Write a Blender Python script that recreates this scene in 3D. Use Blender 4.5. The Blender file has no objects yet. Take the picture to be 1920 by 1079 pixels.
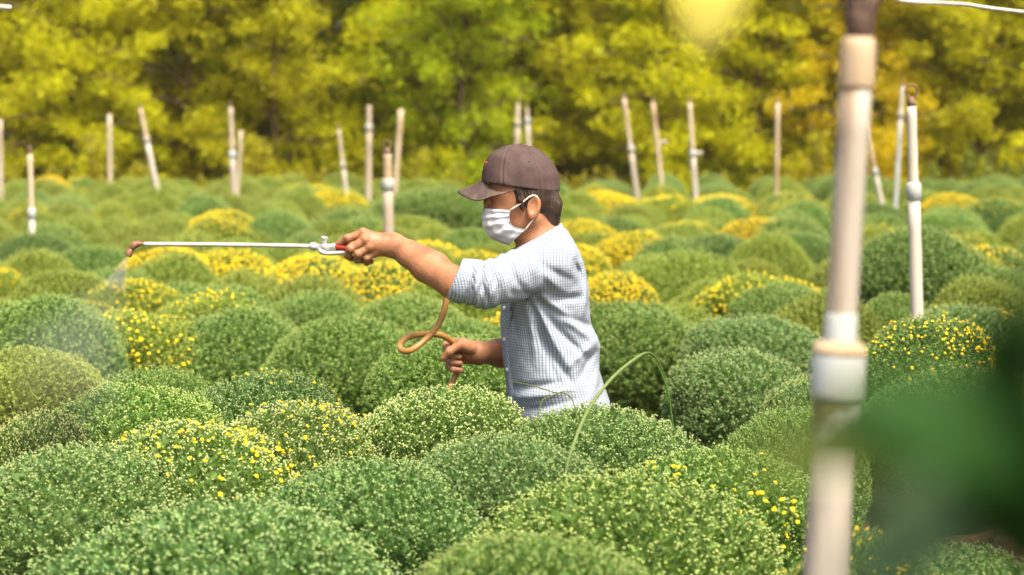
import bpy, bmesh, math, random
import numpy as np
from mathutils import Vector, Matrix

random.seed(7)
rng = np.random.default_rng(11)
scene = bpy.context.scene
COL = scene.collection
R = math.radians

# ------------------------------------------------------------------ camera
LENS = 85.0
FPX = LENS / 36.0 * 1920.0
PITCH = R(4.35)
CAMZ = 1.58
cam_data = bpy.data.cameras.new('camera')
cam = bpy.data.objects.new('camera', cam_data)
COL.objects.link(cam)
cam.location = (0, 0, CAMZ)
cam.rotation_euler = (R(90) - PITCH, 0, 0)
cam_data.sensor_width = 36.0
cam_data.lens = LENS
cam_data.clip_start = 0.05
cam_data.clip_end = 1200.0
cam_data.dof.use_dof = True
cam_data.dof.focus_distance = 5.95
cam_data.dof.aperture_fstop = 3.9
scene.camera = cam

# ------------------------------------------------------------------ sky, sun, exposure
SUN_DIR = Vector((0.26, -0.45, 0.88)).normalized()
world = bpy.data.worlds.new('World')
scene.world = world
world.use_nodes = True
wn = world.node_tree
sky = wn.nodes.new('ShaderNodeTexSky')
sky.sky_type = 'NISHITA'
sky.sun_disc = False
sky.sun_elevation = math.asin(SUN_DIR.z)
sky.sun_rotation = math.atan2(SUN_DIR.x, SUN_DIR.y)
sky.air_density = 0.6
sky.dust_density = 7.0
sky.ozone_density = 0.3
bg = wn.nodes['Background']
bg.inputs['Strength'].default_value = 0.15
wn.links.new(sky.outputs[0], bg.inputs[0])

sun_data = bpy.data.lights.new('sun', 'SUN')
sun_data.energy = 2.6
sun_data.angle = R(18.0)
sun_data.color = (1.0, 0.93, 0.76)
sun = bpy.data.objects.new('sun', sun_data)
COL.objects.link(sun)
sun.rotation_euler = SUN_DIR.to_track_quat('Z', 'Y').to_euler()

HAZE = 0.0005
scene.view_settings.view_transform = 'Standard'
scene.view_settings.look = 'None'
scene.view_settings.gamma = 1.0
scene.view_settings.exposure = 1.1
scene.render.engine = 'CYCLES'
try:
    scene.cycles.volume_bounces = 1
    scene.cycles.transparent_max_bounces = 8
except Exception:
    pass

# ------------------------------------------------------------------ helpers
def pix(px, py, y):
    """world point seen at photo pixel (px, py), at world depth y"""
    dx = (px - 960.0) / FPX
    dv = (539.5 - py) / FPX
    d = (dx, math.cos(PITCH) + dv * math.sin(PITCH), -math.sin(PITCH) + dv * math.cos(PITCH))
    t = y / d[1]
    return np.array((d[0] * t, y, CAMZ + d[2] * t))

def depth_for(py, z):
    """world depth at which photo row py reaches height z"""
    dv = (539.5 - py) / FPX
    dz = -math.sin(PITCH) + dv * math.cos(PITCH)
    dy = math.cos(PITCH) + dv * math.sin(PITCH)
    return (z - CAMZ) / dz * dy

def mesh_np(name, V, F, smooth=False):
    """F: (n,3) or (n,4) int array, or a list of such arrays"""
    if not isinstance(F, (list, tuple)):
        F = [F]
    F = [f for f in F if len(f)]
    me = bpy.data.meshes.new(name)
    V = np.asarray(V, dtype=np.float32)
    me.vertices.add(len(V))
    me.vertices.foreach_set('co', V.ravel())
    nl = sum(f.size for f in F)
    npoly = sum(len(f) for f in F)
    me.loops.add(nl)
    me.loops.foreach_set('vertex_index', np.concatenate([f.ravel() for f in F]).astype(np.int32))
    me.polygons.add(npoly)
    starts, s = [], 0
    for f in F:
        k = f.shape[1]
        starts.append(s + np.arange(len(f)) * k)
        s += f.size
    me.polygons.foreach_set('loop_start', np.concatenate(starts).astype(np.int32))
    if smooth:
        me.polygons.foreach_set('use_smooth', np.ones(npoly, dtype=bool))
    me.update(calc_edges=True)
    return me

def link(name, data, mat=None, parent=None, kind=None, label=None):
    o = bpy.data.objects.new(name, data)
    COL.objects.link(o)
    if mat is not None and data is not None and len(data.materials) == 0:
        data.materials.append(mat)
    if parent is not None:
        o.parent = parent
    if kind:
        o['kind'] = kind
    if label:
        o['label'] = label
    return o

def thing(name, label, cat, loc=(0, 0, 0), group=None):
    o = bpy.data.objects.new(name, None)
    o.empty_display_size = 0.05
    COL.objects.link(o)
    o.location = loc
    tag(o, label, cat, group)
    return o

def tag(o, label, cat, group=None):
    o['label'] = label
    o['category'] = cat
    if group:
        o['group'] = group
    return o

def put(me_obj, parent):
    """parent a mesh made in world coordinates to a thing standing at parent.location"""
    me_obj.parent = parent
    me_obj.location = -Vector(parent.location)
    return me_obj

def smooth_curve(pts, n=8):
    pts = [np.asarray(p, float) for p in pts]
    P = [2 * pts[0] - pts[1]] + pts + [2 * pts[-1] - pts[-2]]
    out = []
    for i in range(1, len(P) - 2):
        a, b, c, d = P[i - 1], P[i], P[i + 1], P[i + 2]
        for k in range(n):
            t = k / n
            out.append(0.5 * ((2 * b) + (c - a) * t + (2 * a - 5 * b + 4 * c - d) * t * t + (3 * b - a - 3 * c + d) * t ** 3))
    out.append(P[-2])
    return np.array(out)

def tube(pts, rad, seg=10, cap=True):
    """V, [quads, tris] of a tapered tube"""
    pts = np.asarray(pts, float)
    n = len(pts)
    rad = np.broadcast_to(np.asarray(rad, float), (n,))
    T = np.gradient(pts, axis=0)
    T /= np.linalg.norm(T, axis=1)[:, None] + 1e-12
    ref = np.array((0.0, 0.0, 1.0)) if abs(T[0][2]) < 0.9 else np.array((0.0, 1.0, 0.0))
    V = []
    u = np.cross(T[0], ref); u /= np.linalg.norm(u)
    ang = np.linspace(0, 2 * math.pi, seg, endpoint=False)
    for i in range(n):
        u = u - T[i] * np.dot(u, T[i]); u /= np.linalg.norm(u) + 1e-12
        v = np.cross(T[i], u)
        V.append(pts[i] + rad[i] * (np.cos(ang)[:, None] * u + np.sin(ang)[:, None] * v))
    V = np.concatenate(V)
    i = np.arange(n - 1)[:, None] * seg
    j = np.arange(seg)[None, :]
    k = (np.arange(seg)[None, :] + 1) % seg
    Q = np.stack([i + j, i + k, i + seg + k, i + seg + j], -1).reshape(-1, 4)
    tris = np.zeros((0, 3), int)
    if cap:
        V = np.concatenate([V, pts[:1], pts[-1:]])
        c0, c1 = n * seg, n * seg + 1
        jj = np.arange(seg); kk = (jj + 1) % seg
        tris = np.concatenate([np.stack([np.full(seg, c0), kk, jj], -1),
                               np.stack([np.full(seg, c1), (n - 1) * seg + jj, (n - 1) * seg + kk], -1)])
    return V, [Q, tris]

def join_parts(parts):
    Vs, Qs, Ts, off = [], [], [], 0
    for V, F in parts:
        Vs.append(V)
        for f in F:
            if len(f) == 0:
                continue
            (Qs if f.shape[1] == 4 else Ts).append(f + off)
        off += len(V)
    F = []
    if Qs: F.append(np.concatenate(Qs))
    if Ts: F.append(np.concatenate(Ts))
    return np.concatenate(Vs), F

def tube_obj(name, pts, rad, mat, parent=None, seg=12, smooth=True, kind=None):
    V, F = tube(pts, rad, seg)
    me = mesh_np(name, V, F, smooth)
    o = link(name, me, mat, None, kind)
    if parent is not None:
        put(o, parent)
    return o

# ------------------------------------------------------------------ materials
def new_mat(name):
    m = bpy.data.materials.new(name)
    m.use_nodes = True
    nt = m.node_tree
    return m, nt, nt.nodes['Principled BSDF'], nt.nodes['Material Output']

def N(nt, t, **kw):
    n = nt.nodes.new(t)
    for k, v in kw.items():
        setattr(n, k, v)
    return n

def leaf_mat(name, transl=0.35, var=0.5, rough=0.6, hue_to=(1.25, 1.1, 0.6), spec=0.3, transl_tint=(1.3, 1.25, 0.6)):
    """colour = object colour, varied leaf by leaf, with light passing through the blades"""
    m, nt, bs, out = new_mat(name)
    oi = N(nt, 'ShaderNodeObjectInfo')
    geo = N(nt, 'ShaderNodeNewGeometry')
    mr = N(nt, 'ShaderNodeMapRange')
    mr.inputs['To Min'].default_value = 1.0 - var
    mr.inputs['To Max'].default_value = 1.0 + var
    nt.links.new(geo.outputs['Random Per Island'], mr.inputs['Value'])
    mul = N(nt, 'ShaderNodeMix', data_type='RGBA', blend_type='MULTIPLY')
    mul.inputs[0].default_value = 1.0
    nt.links.new(oi.outputs['Color'], mul.inputs[6])
    nt.links.new(mr.outputs[0], mul.inputs[7])
    # hue drift
    wn_ = N(nt, 'ShaderNodeTexWhiteNoise', noise_dimensions='1D')
    nt.links.new(geo.outputs['Random Per Island'], wn_.inputs['W'])
    hm = N(nt, 'ShaderNodeMix', data_type='RGBA', blend_type='MULTIPLY')
    nt.links.new(wn_.outputs['Value'], hm.inputs[0])
    nt.links.new(mul.outputs[2], hm.inputs[6])
    hm.inputs[7].default_value = (*hue_to, 1)
    nt.links.new(hm.outputs[2], bs.inputs['Base Color'])
    bs.inputs['Roughness'].default_value = rough
    bs.inputs['Specular IOR Level'].default_value = spec
    tr = N(nt, 'ShaderNodeBsdfTranslucent')
    tm = N(nt, 'ShaderNodeMix', data_type='RGBA', blend_type='MULTIPLY')
    tm.inputs[0].default_value = 1.0
    nt.links.new(hm.outputs[2], tm.inputs[6])
    tm.inputs[7].default_value = (*transl_tint, 1)
    nt.links.new(tm.outputs[2], tr.inputs['Color'])
    mx = N(nt, 'ShaderNodeMixShader')
    mx.inputs[0].default_value = transl
    nt.links.new(bs.outputs[0], mx.inputs[1])
    nt.links.new(tr.outputs[0], mx.inputs[2])
    nt.links.new(mx.outputs[0], out.inputs['Surface'])
    return m

def noise_mat(name, c1, c2, scale=20, rough=0.6, bump=0.0, detail=6, spec=0.3, metallic=0.0, stretch=(1, 1, 1), lo=0.35, hi=0.65, sss=0.0, bscale=None):
    m, nt, bs, out = new_mat(name)
    tc = N(nt, 'ShaderNodeTexCoord')
    mp = N(nt, 'ShaderNodeMapping')
    mp.inputs['Scale'].default_value = stretch
    nt.links.new(tc.outputs['Object'], mp.inputs[0])
    nz = N(nt, 'ShaderNodeTexNoise')
    nz.inputs['Scale'].default_value = scale
    nz.inputs['Detail'].default_value = detail
    nt.links.new(mp.outputs[0], nz.inputs['Vector'])
    cr = N(nt, 'ShaderNodeValToRGB')
    cr.color_ramp.elements[0].position = lo
    cr.color_ramp.elements[1].position = hi
    cr.color_ramp.elements[0].color = (*c1, 1)
    cr.color_ramp.elements[1].color = (*c2, 1)
    nt.links.new(nz.outputs[0], cr.inputs[0])
    nt.links.new(cr.outputs[0], bs.inputs['Base Color'])
    bs.inputs['Roughness'].default_value = rough
    bs.inputs['Specular IOR Level'].default_value = spec
    bs.inputs['Metallic'].default_value = metallic
    if sss:
        bs.inputs['Subsurface Weight'].default_value = sss
        bs.inputs['Subsurface Radius'].default_value = (0.012, 0.005, 0.003)
        bs.inputs['Subsurface Scale'].default_value = 0.5
    if bump:
        n2 = N(nt, 'ShaderNodeTexNoise')
        n2.inputs['Scale'].default_value = bscale or scale * 3
        n2.inputs['Detail'].default_value = 4
        nt.links.new(mp.outputs[0], n2.inputs['Vector'])
        bp = N(nt, 'ShaderNodeBump')
        bp.inputs['Strength'].default_value = bump
        bp.inputs['Distance'].default_value = 0.01
        nt.links.new(n2.outputs[0], bp.inputs['Height'])
        nt.links.new(bp.outputs[0], bs.inputs['Normal'])
    return m

M_LEAF = leaf_mat('chrysanthemum_leaf', 0.40, 0.35, hue_to=(1.10, 1.05, 0.75))
M_BUD = leaf_mat('chrysanthemum_bud', 0.2, 0.2, hue_to=(1.05, 1.02, 0.75))
M_FLOWER = leaf_mat('chrysanthemum_petal', 0.25, 0.15, hue_to=(1.0, 0.90, 0.7), transl_tint=(1.1, 1.0, 0.6))
M_TREELEAF = leaf_mat('tree_leaf', 0.5, 0.4, hue_to=(1.12, 0.95, 0.8), transl_tint=(1.3, 1.3, 0.5))
M_BARK = noise_mat('bark', (0.08, 0.05, 0.025), (0.18, 0.12, 0.07), 30, 0.9, 0.6, stretch=(1, 1, 0.2))
M_SOIL = noise_mat('soil', (0.035, 0.022, 0.012), (0.10, 0.065, 0.035), 9, 0.95, 0.8, bscale=40)
M_POT = noise_mat('pot_clay', (0.10, 0.045, 0.025), (0.17, 0.08, 0.045), 12, 0.85, 0.2)

# ------------------------------------------------------------------ ground
xs = np.concatenate([[-250, -60, -20, -8], np.arange(-5, 5.01, 0.25), [8, 20, 60, 250]])
ys = np.concatenate([[-200, -40, -8, 0, 2, 3.5], np.arange(4.5, 8.01, 0.1), np.arange(9, 31, 1.0), [40, 80, 200, 600]])
XX, YY = np.meshgrid(xs, ys)
ditch = np.clip((0.50 - np.abs(YY - 6.28)) / 0.18, 0, 1)
ditch = ditch * ditch * (3 - 2 * ditch)
ZZ = -0.20 * ditch + 0.012 * np.sin(XX * 3.1 + YY * 2.3) * (np.abs(XX) < 6)
V = np.stack([XX, YY, ZZ], -1).reshape(-1, 3)
nx = len(xs); i, j = np.meshgrid(np.arange(len(ys) - 1), np.arange(nx - 1), indexing='ij')
a = (i * nx + j).ravel()
Fq = np.stack([a, a + 1, a + nx + 1, a + nx], -1)
link('ground', mesh_np('ground', V, Fq, True), M_SOIL, kind='structure')

# ------------------------------------------------------------------ scatter tool
def rand_rot(up, spin):
    """array of 3x3 matrices whose z column is 'up' (n,3), spun about it"""
    up = up / np.linalg.norm(up, axis=1)[:, None]
    ref = np.where(np.abs(up[:, 2:3]) < 0.95, np.array([[0, 0, 1.0]]), np.array([[1.0, 0, 0]]))
    a = np.cross(up, ref); a /= np.linalg.norm(a, axis=1)[:, None]
    b = np.cross(up, a)
    c, s = np.cos(spin)[:, None], np.sin(spin)[:, None]
    x = a * c + b * s
    y = np.cross(up, x)
    return np.stack([x, y, up], -1)

def scatter(TV, TF, pos, rot, scl):
    n, m = len(pos), len(TV)
    V = np.einsum('nij,mj->nmi', rot, TV) * np.asarray(scl).reshape(n, 1, 1) + pos[:, None, :]
    F = (TF[None] + (np.arange(n) * m)[:, None, None]).reshape(-1, TF.shape[1])
    return V.reshape(-1, 3), F

def leaf_template(l=1.0, w=0.28, fold=0.10, droop=0.15):
    V = np.array([(0, 0, 0), (-w * .8, fold, l * .42), (0, 0, l * .55), (w * .8, fold, l * .42), (0, -droop * l, l)], float)
    F = np.array([(0, 2, 1), (0, 3, 2), (1, 2, 4), (2, 3, 4)])
    return V, F

def ico(level=1):
    bm = bmesh.new()
    bmesh.ops.create_icosphere(bm, subdivisions=level, radius=1.0)
    V = np.array([v.co[:] for v in bm.verts]); bm.faces.ensure_lookup_table()
    F = np.array([[v.index for v in f.verts] for f in bm.faces])
    bm.free()
    return V, F

ICO_V, ICO_F = ico(1)

# ------------------------------------------------------------------ chrysanthemum mounds (unit: 0.60 m across, top at z = 0, pot goes down to -0.85)
BR, BH, BL = 0.30, 0.215, 0.30
def dome(dirs, lumps, p=2.0, lean=(0, 0)):
    r = np.ones(len(dirs))
    for c, amp, w in lumps:
        d = np.linalg.norm(dirs - c, axis=1)
        r += amp * np.exp(-(d / w) ** 2)
    k = np.sqrt(np.maximum(1e-6, 1 - np.abs(dirs[:, 2]) ** 2.0))
    P = np.stack([dirs[:, 0] * BR, dirs[:, 1] * BR, dirs[:, 2] * np.where(dirs[:, 2] > 0, BH, BL)], -1) * r[:, None]
    rho = np.hypot(dirs[:, 0], dirs[:, 1]); cz = np.clip(dirs[:, 2], 0, 1)
    P *= np.where(dirs[:, 2] > 0, (np.clip(rho, 1e-6, 1) ** p + cz ** p) ** (-1 / p), 1.0)[:, None]
    P[:, 0] += lean[0] * np.clip(P[:, 2], 0, 1); P[:, 1] += lean[1] * np.clip(P[:, 2], 0, 1)
    P[:, 2] -= BH
    return P, r

def sphere_dirs(n, zmin, seed, jit=0.4):
    g = np.random.default_rng(seed)
    k = np.arange(n) + 0.5
    z = 1 - k / n * (1 - zmin)
    ph = k * math.pi * (3 - math.sqrt(5))
    s = math.sqrt(2 * (1 - zmin) / n)
    D = np.stack([np.sqrt(1 - z * z) * np.cos(ph), np.sqrt(1 - z * z) * np.sin(ph), z], -1)
    D += g.normal(0, s * jit, D.shape)
    return D / np.linalg.norm(D, axis=1)[:, None]

LT_V = np.array([(0, 0, 0), (-.16, .07, .48), (0, -.10, 1), (.16, .07, .48)], float); LT_F = np.array([(0, 2, 1), (0, 3, 2)])
LB_V, LB_F = leaf_template(1.0, 0.42, 0.08, 0.25)

def make_bush_meshes(seed, n=4000):
    g = np.random.default_rng(seed)
    lumps = [(sphere_dirs(1, 0, seed * 31 + q)[0] if q == 0 else (lambda d: d / np.linalg.norm(d))(g.normal(0, 1, 3) * (1, 1, .7) + (0, 0, .35)),
              g.uniform(-0.15, 0.12), g.uniform(0.16, 0.5)) for q in range(22)]
    # shoots gather in tufts with hollows between them
    nt_ = n // 4
    DT = sphere_dirs(nt_, -0.55, seed, 0.38)
    rep_ = np.repeat(np.arange(nt_), 4); n = len(rep_)
    jit_ = g.normal(0, 0.026, (n, 3)); jit_[::4] *= 0.2
    D = DT[rep_] + jit_; D /= np.linalg.norm(D, axis=1)[:, None]
    toff = (np.abs(g.normal(0, 0.0052, nt_)) + 0.003 * g.random(nt_))[rep_]
    tdir = g.normal(0, 0.30, (nt_, 3))[rep_]
    tdist = np.linalg.norm(D - DT[rep_], axis=1)
    pe = (1.75, 2.05, 1.85, 2.2, 1.95)[seed % 5]; lean = g.uniform(-.22, .22, 2)
    P, r = dome(D, lumps, pe, lean)
    nrm = D * np.array((1 / BR, 1 / BR, 1 / BH)); nrm /= np.linalg.norm(nrm, axis=1)[:, None]
    up = nrm * 0.75 + np.array((0, 0, 0.6)) + tdir + (D - DT[rep_]) * 6.0 + g.normal(0, 0.14, P.shape)
    up /= np.linalg.norm(up, axis=1)[:, None]
    depth = toff * (1 + 0.8 * np.clip(0.7 - D[:, 2], 0, 1)) + 0.010 * np.minimum(1.6, (tdist / 0.035) ** 2) + np.abs(g.normal(0, 0.003, n))
    tip = P - nrm * depth[:, None]
    skirt = np.clip((-D[:, 2] + 0.10) / 0.5, 0, 1)
    parts = []
    # narrow leaves round every shoot
    for q in range(8):
        t = g.uniform(0.012, 0.055, n)
        base = tip - up * t[:, None]
        spin = q * 2.4 + g.uniform(0, 1.2, n)
        frame = rand_rot(up, spin)
        tilt = R(22) + t / 0.055 * R(45) + g.normal(0, 0.15, n)
        ld = frame[:, :, 2] * np.cos(tilt)[:, None] + frame[:, :, 0] * np.sin(tilt)[:, None]
        rot = rand_rot(ld, g.uniform(0, 6.28, n))
        parts.append(scatter(LT_V, LT_F, base, rot, g.uniform(0.0105, 0.0195, n) * (1 + 0.4 * skirt)))
    # broader leaves on the flank and inside
    m = 1500
    D2 = sphere_dirs(m, -0.75, seed + 50, 0.8)
    P2, _ = dome(D2, lumps, pe, lean)
    sh = np.where(D2[:, 2] > .15, g.uniform(0.76, 0.84, m), g.uniform(0.78, 0.92, m))
    P2 = (P2 + (0, 0, BH)) * sh[:, None] - (0, 0, BH)
    ld = D2 + g.normal(0, 0.5, D2.shape) + np.array((0, 0, 0.15))
    parts.append(scatter(LB_V, LB_F, P2, rand_rot(ld, g.uniform(0, 6.28, m)), g.uniform(0.018, 0.034, m)))
    # heart of the plant: a closed leafy mass
    bm = bmesh.new(); bmesh.ops.create_icosphere(bm, subdivisions=4, radius=1.0)
    CV = np.array([v.co[:] for v in bm.verts]); CF = np.array([[v.index for v in f.verts] for f in bm.faces]); bm.free()
    CP, _ = dome(CV, lumps, pe, lean)
    CP = (CP + (0, 0, BH)) * 0.74 - (0, 0, BH)
    CP[:, 2] = np.maximum(CP[:, 2], -BH - 0.18)
    V, F = join_parts([(v, [f]) for v, f in parts] + [(CP, [CF])])
    fol = mesh_np('foliage', V, F)
    # buds
    BV = ICO_V * np.array((1, 1, 0.85))
    sel = g.random(n) > 0.15 + 0.45 * skirt
    bp = [tip[sel] + up[sel] * 0.004]
    bu = [up[sel]]; bs = [g.uniform(0.0022, 0.0032, sel.sum())]
    for q in range(2):
        s2 = sel & (g.random(n) < 0.45)
        off = g.normal(0, 0.0065, (s2.sum(), 3))
        bp.append(tip[s2] + off - up[s2] * 0.004); bu.append(up[s2]); bs.append(g.uniform(0.0016, 0.0030, s2.sum()))
    bp = np.concatenate(bp); bu = np.concatenate(bu); bs = np.concatenate(bs)
    nb = int(sel.sum())
    rb_ = rand_rot(bu, g.uniform(0, 6, len(bp)))
    OV = np.array([(1, 0, 0), (-1, 0, 0), (0, 1, 0), (0, -1, 0), (0, 0, 1), (0, 0, -1)], float)
    OF = np.array([(0, 2, 4), (2, 1, 4), (1, 3, 4), (3, 0, 4), (2, 0, 5), (1, 2, 5), (3, 1, 5), (0, 3, 5)])
    a1_ = scatter(BV, ICO_F, bp[:nb], rb_[:nb], bs[:nb]); a2_ = scatter(OV, OF, bp[nb:], rb_[nb:], bs[nb:])
    V, F = join_parts([(a1_[0], [a1_[1]]), (a2_[0], [a2_[1]])])
    bud = mesh_np('flower_buds', V, F, True)
    # open flowers at three densities, in patches
    pet = []
    ring = 9
    a = np.linspace(0, 2 * math.pi, ring, endpoint=False)
    FV = np.concatenate([[(0, 0, 0.80)], np.stack([np.cos(a) * .55, np.sin(a) * .55, np.full(ring, .62)], -1),
                         np.stack([np.cos(a) * (1 + .15 * (np.arange(ring) % 2)), np.sin(a) * (1 + .15 * (np.arange(ring) % 2)), np.full(ring, .05)], -1)])
    FF = []
    for q in range(ring):
        w = (q + 1) % ring
        FF += [(0, 1 + q, 1 + w), (1 + q, 1 + ring + q, 1 + ring + w), (1 + q, 1 + ring + w, 1 + w)]
    FF = np.array(FF)
    pc = [(lambda d: d / np.linalg.norm(d))(g.normal(0, 1, 3) + (0, 0, .5)) for _ in range(9)]
    field = sum(np.exp(-(np.linalg.norm(D - c, axis=1) / 0.42) ** 2) for c in pc)
    flo = []
    for base, gain, size in ((0.02, 0.14, 1.0), (0.09, 0.26, 1.05), (0.42, 0.55, 1.12)):
        pr = (base + gain * np.clip(field - 0.35, 0, 1)) * (1 - 0.4 * skirt)
        s = g.random(n) < pr
        V, F = scatter(FV, FF, tip[s] + up[s] * 0.006, rand_rot(up[s] + g.normal(0, .15, (s.sum(), 3)), g.uniform(0, 6, s.sum())), g.uniform(0.0038, 0.0064, s.sum()) * size)
        flo.append(mesh_np('flowers', V, F))
    return fol, bud, flo

BUSHES = [make_bush_meshes(s) for s in (1, 2, 3, 4, 5)]
for f, b, fl in BUSHES:
    f.materials.append(M_LEAF); b.materials.append(M_BUD)
    for x in fl: x.materials.append(M_FLOWER)

pot_prof = [(0.0, -0.85), (0.105, -0.85), (0.135, -0.60), (0.14, -0.50), (0.155, -0.495), (0.155, -0.465), (0.13, -0.465), (0.12, -0.49), (0.0, -0.49)]
seg = 18
PV = np.array([(r * math.cos(q * 2 * math.pi / seg), r * math.sin(q * 2 * math.pi / seg), z) for r, z in pot_prof for q in range(seg)])
PF = np.array([(i * seg + q, i * seg + (q + 1) % seg, (i + 1) * seg + (q + 1) % seg, (i + 1) * seg + q) for i in range(len(pot_prof) - 1) for q in range(seg)])
POT = mesh_np('pot', PV, PF, True); POT.materials.append(M_POT)

TINTS = {  # leaf colour, bud colour
    'c': ((0.150, 0.280, 0.098), (0.34, 0.45, 0.19)),   # cool grey green
    'g': ((0.155, 0.275, 0.070), (0.34, 0.44, 0.14)),   # green
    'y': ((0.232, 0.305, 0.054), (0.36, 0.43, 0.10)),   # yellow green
    'd': ((0.118, 0.215, 0.058), (0.26, 0.36, 0.12)),   # darker green
    'w': ((0.155, 0.262, 0.072), (0.50, 0.57, 0.25)),   # pale cream buds
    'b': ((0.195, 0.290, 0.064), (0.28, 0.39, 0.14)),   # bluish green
}
bush_sites = []
def bush(px, ytop, wpx, fl, tint, label, y=None, group=None, ztop=0.85, hs=None):
    if y is None:
        y = depth_for(ytop, ztop)
        z = ztop
    else:
        z = pix(px, ytop, y)[2]
    # the silhouette's top edge sits a little behind the apex
    p = pix(px, ytop, y)
    diam = wpx * y / FPX
    k = len(bush_sites)
    s = diam / (2 * BR) * 1.15
    bush_sites.append((p[0], y, diam))
    h = hs if hs else min(1.25, max(0.85, s * random.uniform(0.92, 1.05)))
    place_bush(p[0], y, z, s, h, fl, tint, label, group)

def place_bush(x, y, z, s, h, fl, tint, label, group):
    vi = random.randrange(len(BUSHES))
    fol, bud, flo = BUSHES[vi]
    rz = random.uniform(0, 6.283)
    nm = 'chrysanthemum_bush'
    root = thing(nm, label, 'bush', (x, y, 0), group or 'chrysanthemum bushes in the field')
    root.rotation_euler.z = rz
    tx, ty = random.uniform(-.09, .09), random.uniform(-.09, .09)
    sxy = random.uniform(.93, 1.07)
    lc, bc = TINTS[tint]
    jv = random.uniform(0.9, 1.1); j = [jv * random.uniform(0.96, 1.04) for _ in range(3)]
    def part(name, me, colr):
        o = bpy.data.objects.new(name, me); COL.objects.link(o); o.parent = root
        o.location = (0, 0, z); o.scale = (s * sxy, s / sxy, h)
        o.rotation_euler = (tx, ty, 0)
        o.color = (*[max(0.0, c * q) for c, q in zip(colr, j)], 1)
        o['kind'] = 'stuff'
        return o
    part('foliage', fol, lc)
    part('flower_buds', bud, bc)
    if fl:
        part('flowers', flo[fl - 1], (0.82, 0.63, 0.012))
    o = bpy.data.objects.new('pot', POT); COL.objects.link(o); o.parent = root
    zz = z / 0.85
    o.scale = (1, 1, zz); o.location = (0, 0, z)

# the mounds near enough to tell apart: pixel of the top, width, flower density, tint
B = bush
B(95, 832, 410, 0, 'c', 'big green chrysanthemum mound with dark leafy flank at the left frame edge, bottom corner')
B(430, 915, 640, 0, 'c', 'wide green mound dotted with pale buds, along the bottom edge left of centre')
B(690, 850, 450, 0, 'c', 'green budded mound between the wide bottom-left mound and the centre of the photo')
B(1150, 885, 640, 0, 'g', 'widest green budded mound at lower centre, left of the blurred near pole')
B(1030, 1000, 500, 0, 'g', 'blurred green mound cut by the bottom edge at the centre of the photo', y=4.05)
B(930, 808, 385, 0, 'c', 'low green budded mound at the foot of the long arching grass blade', y=5.2)
B(1130, 752, 370, 0, 'c', 'green mound with whitish buds hiding the back hip of the man', y=5.62)
B(835, 715, 300, 0, 'w', 'rounded mound full of cream buds below the hand with the hose', y=5.72)
B(590, 748, 320, 1, 'w', 'cream budded mound with yellow flowers on its right flank, lower left of the hose', y=5.62)
B(335, 780, 390, 2, 'w', 'mound sprinkled with white buds and yellow flowers in the lower left foreground', y=5.42)
B(65, 760, 230, 0, 'w', 'cream budded mound at the left edge just above the big corner mound')
B(265, 714, 350, 0, 'g', 'broad green mound behind the white and yellow sprinkled mound', y=6.0)
B(500, 700, 320, 1, 'c', 'green budded mound with one small yellow patch on its left, left of the cream mounds', y=6.15)
B(275, 680, 240, 0, 'g', 'small green mound peeping over the broad green one at lower left', y=6.75)
B(65, 645, 260, 0, 'y', 'yellowish green mound in the drifting spray at the left edge')
B(245, 575, 270, 2, 'y', 'yellow flowering mound right under the spray, below the nozzle')
B(80, 552, 290, 0, 'g', 'green mound at the left edge beside the falling spray', y=8.3)
B(110, 502, 200, 0, 'y', 'yellow green mound left of the nozzle above the spray')
B(255, 522, 190, 2, 'y', 'small yellow speckled mound directly below the nozzle')
B(440, 572, 285, 0, 'g', 'big leafy green mound under the middle of the lance')
B(640, 588, 285, 0, 'g', 'green mound left of the hose loop')
B(410, 530, 225, 0, 'g', 'green mound behind the yellow one, under the lance')
B(590, 537, 195, 0, 'g', 'small green mound below the trigger of the lance')
B(305, 465, 185, 3, 'y', 'bright yellow mound behind the tip of the lance')
B(425, 463, 200, 3, 'y', 'bright yellow mound under the middle of the lance rod')
B(580, 475, 195, 3, 'g', 'yellow flowering mound under the valve end of the lance')
B(735, 487, 205, 3, 'g', 'yellow flowering mound under the raised forearm')
B(800, 450, 150, 3, 'y', 'bright yellow mound showing above the raised wrist')
B(900, 466, 130, 2, 'y', 'yellow tinged mound under the chin of the man')
B(760, 548, 230, 0, 'g', 'green mound behind the upper part of the hose')
B(880, 590, 230, 0, 'g', 'green mound behind the hose loop, beside the shirt front')
B(830, 628, 290, 0, 'g', 'dark flanked green mound behind the hand with the hose', y=7.2)
B(55, 435, 170, 0, 'd', 'olive green mound right below the short post at the left')
B(192, 458, 175, 0, 'd', 'olive green mound left of the brass nozzle')
B(8, 498, 90, 2, 'y', 'yellow speckled mound cut by the left frame edge')
B(10, 560, 130, 1, 'y', 'small yellow tinged mound cut by the left edge below the olive one', y=8.9)
B(415, 395, 135, 3, 'y', 'isolated yellow mound above the middle of the lance')
B(635, 352, 110, 3, 'y', 'far yellow mound above the valve of the lance')
B(645, 388, 175, 0, 'g', 'green mound just above the raised hand')
B(775, 400, 150, 0, 'y', 'green mound right of the ringed post above the wrist')
B(870, 425, 150, 0, 'g', 'green mound in front of the white mask')
B(830, 345, 230, 0, 'g', 'wide far green mound left of the cap brim', y=17.5)
B(1255, 470, 235, 0, 'y', 'smooth rounded yellow green mound behind the man, nearest his shoulder')
B(1190, 430, 160, 3, 'y', 'yellow speckled mound over the smooth round one')
B(1280, 413, 135, 2, 'y', 'small yellow flecked mound in the row behind the smooth round one')
B(1420, 405, 135, 3, 'y', 'small bright yellow mound left of the near pole')
B(1250, 362, 150, 2, 'y', 'second yellow flecked mound from the cap in the far right row')
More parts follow.
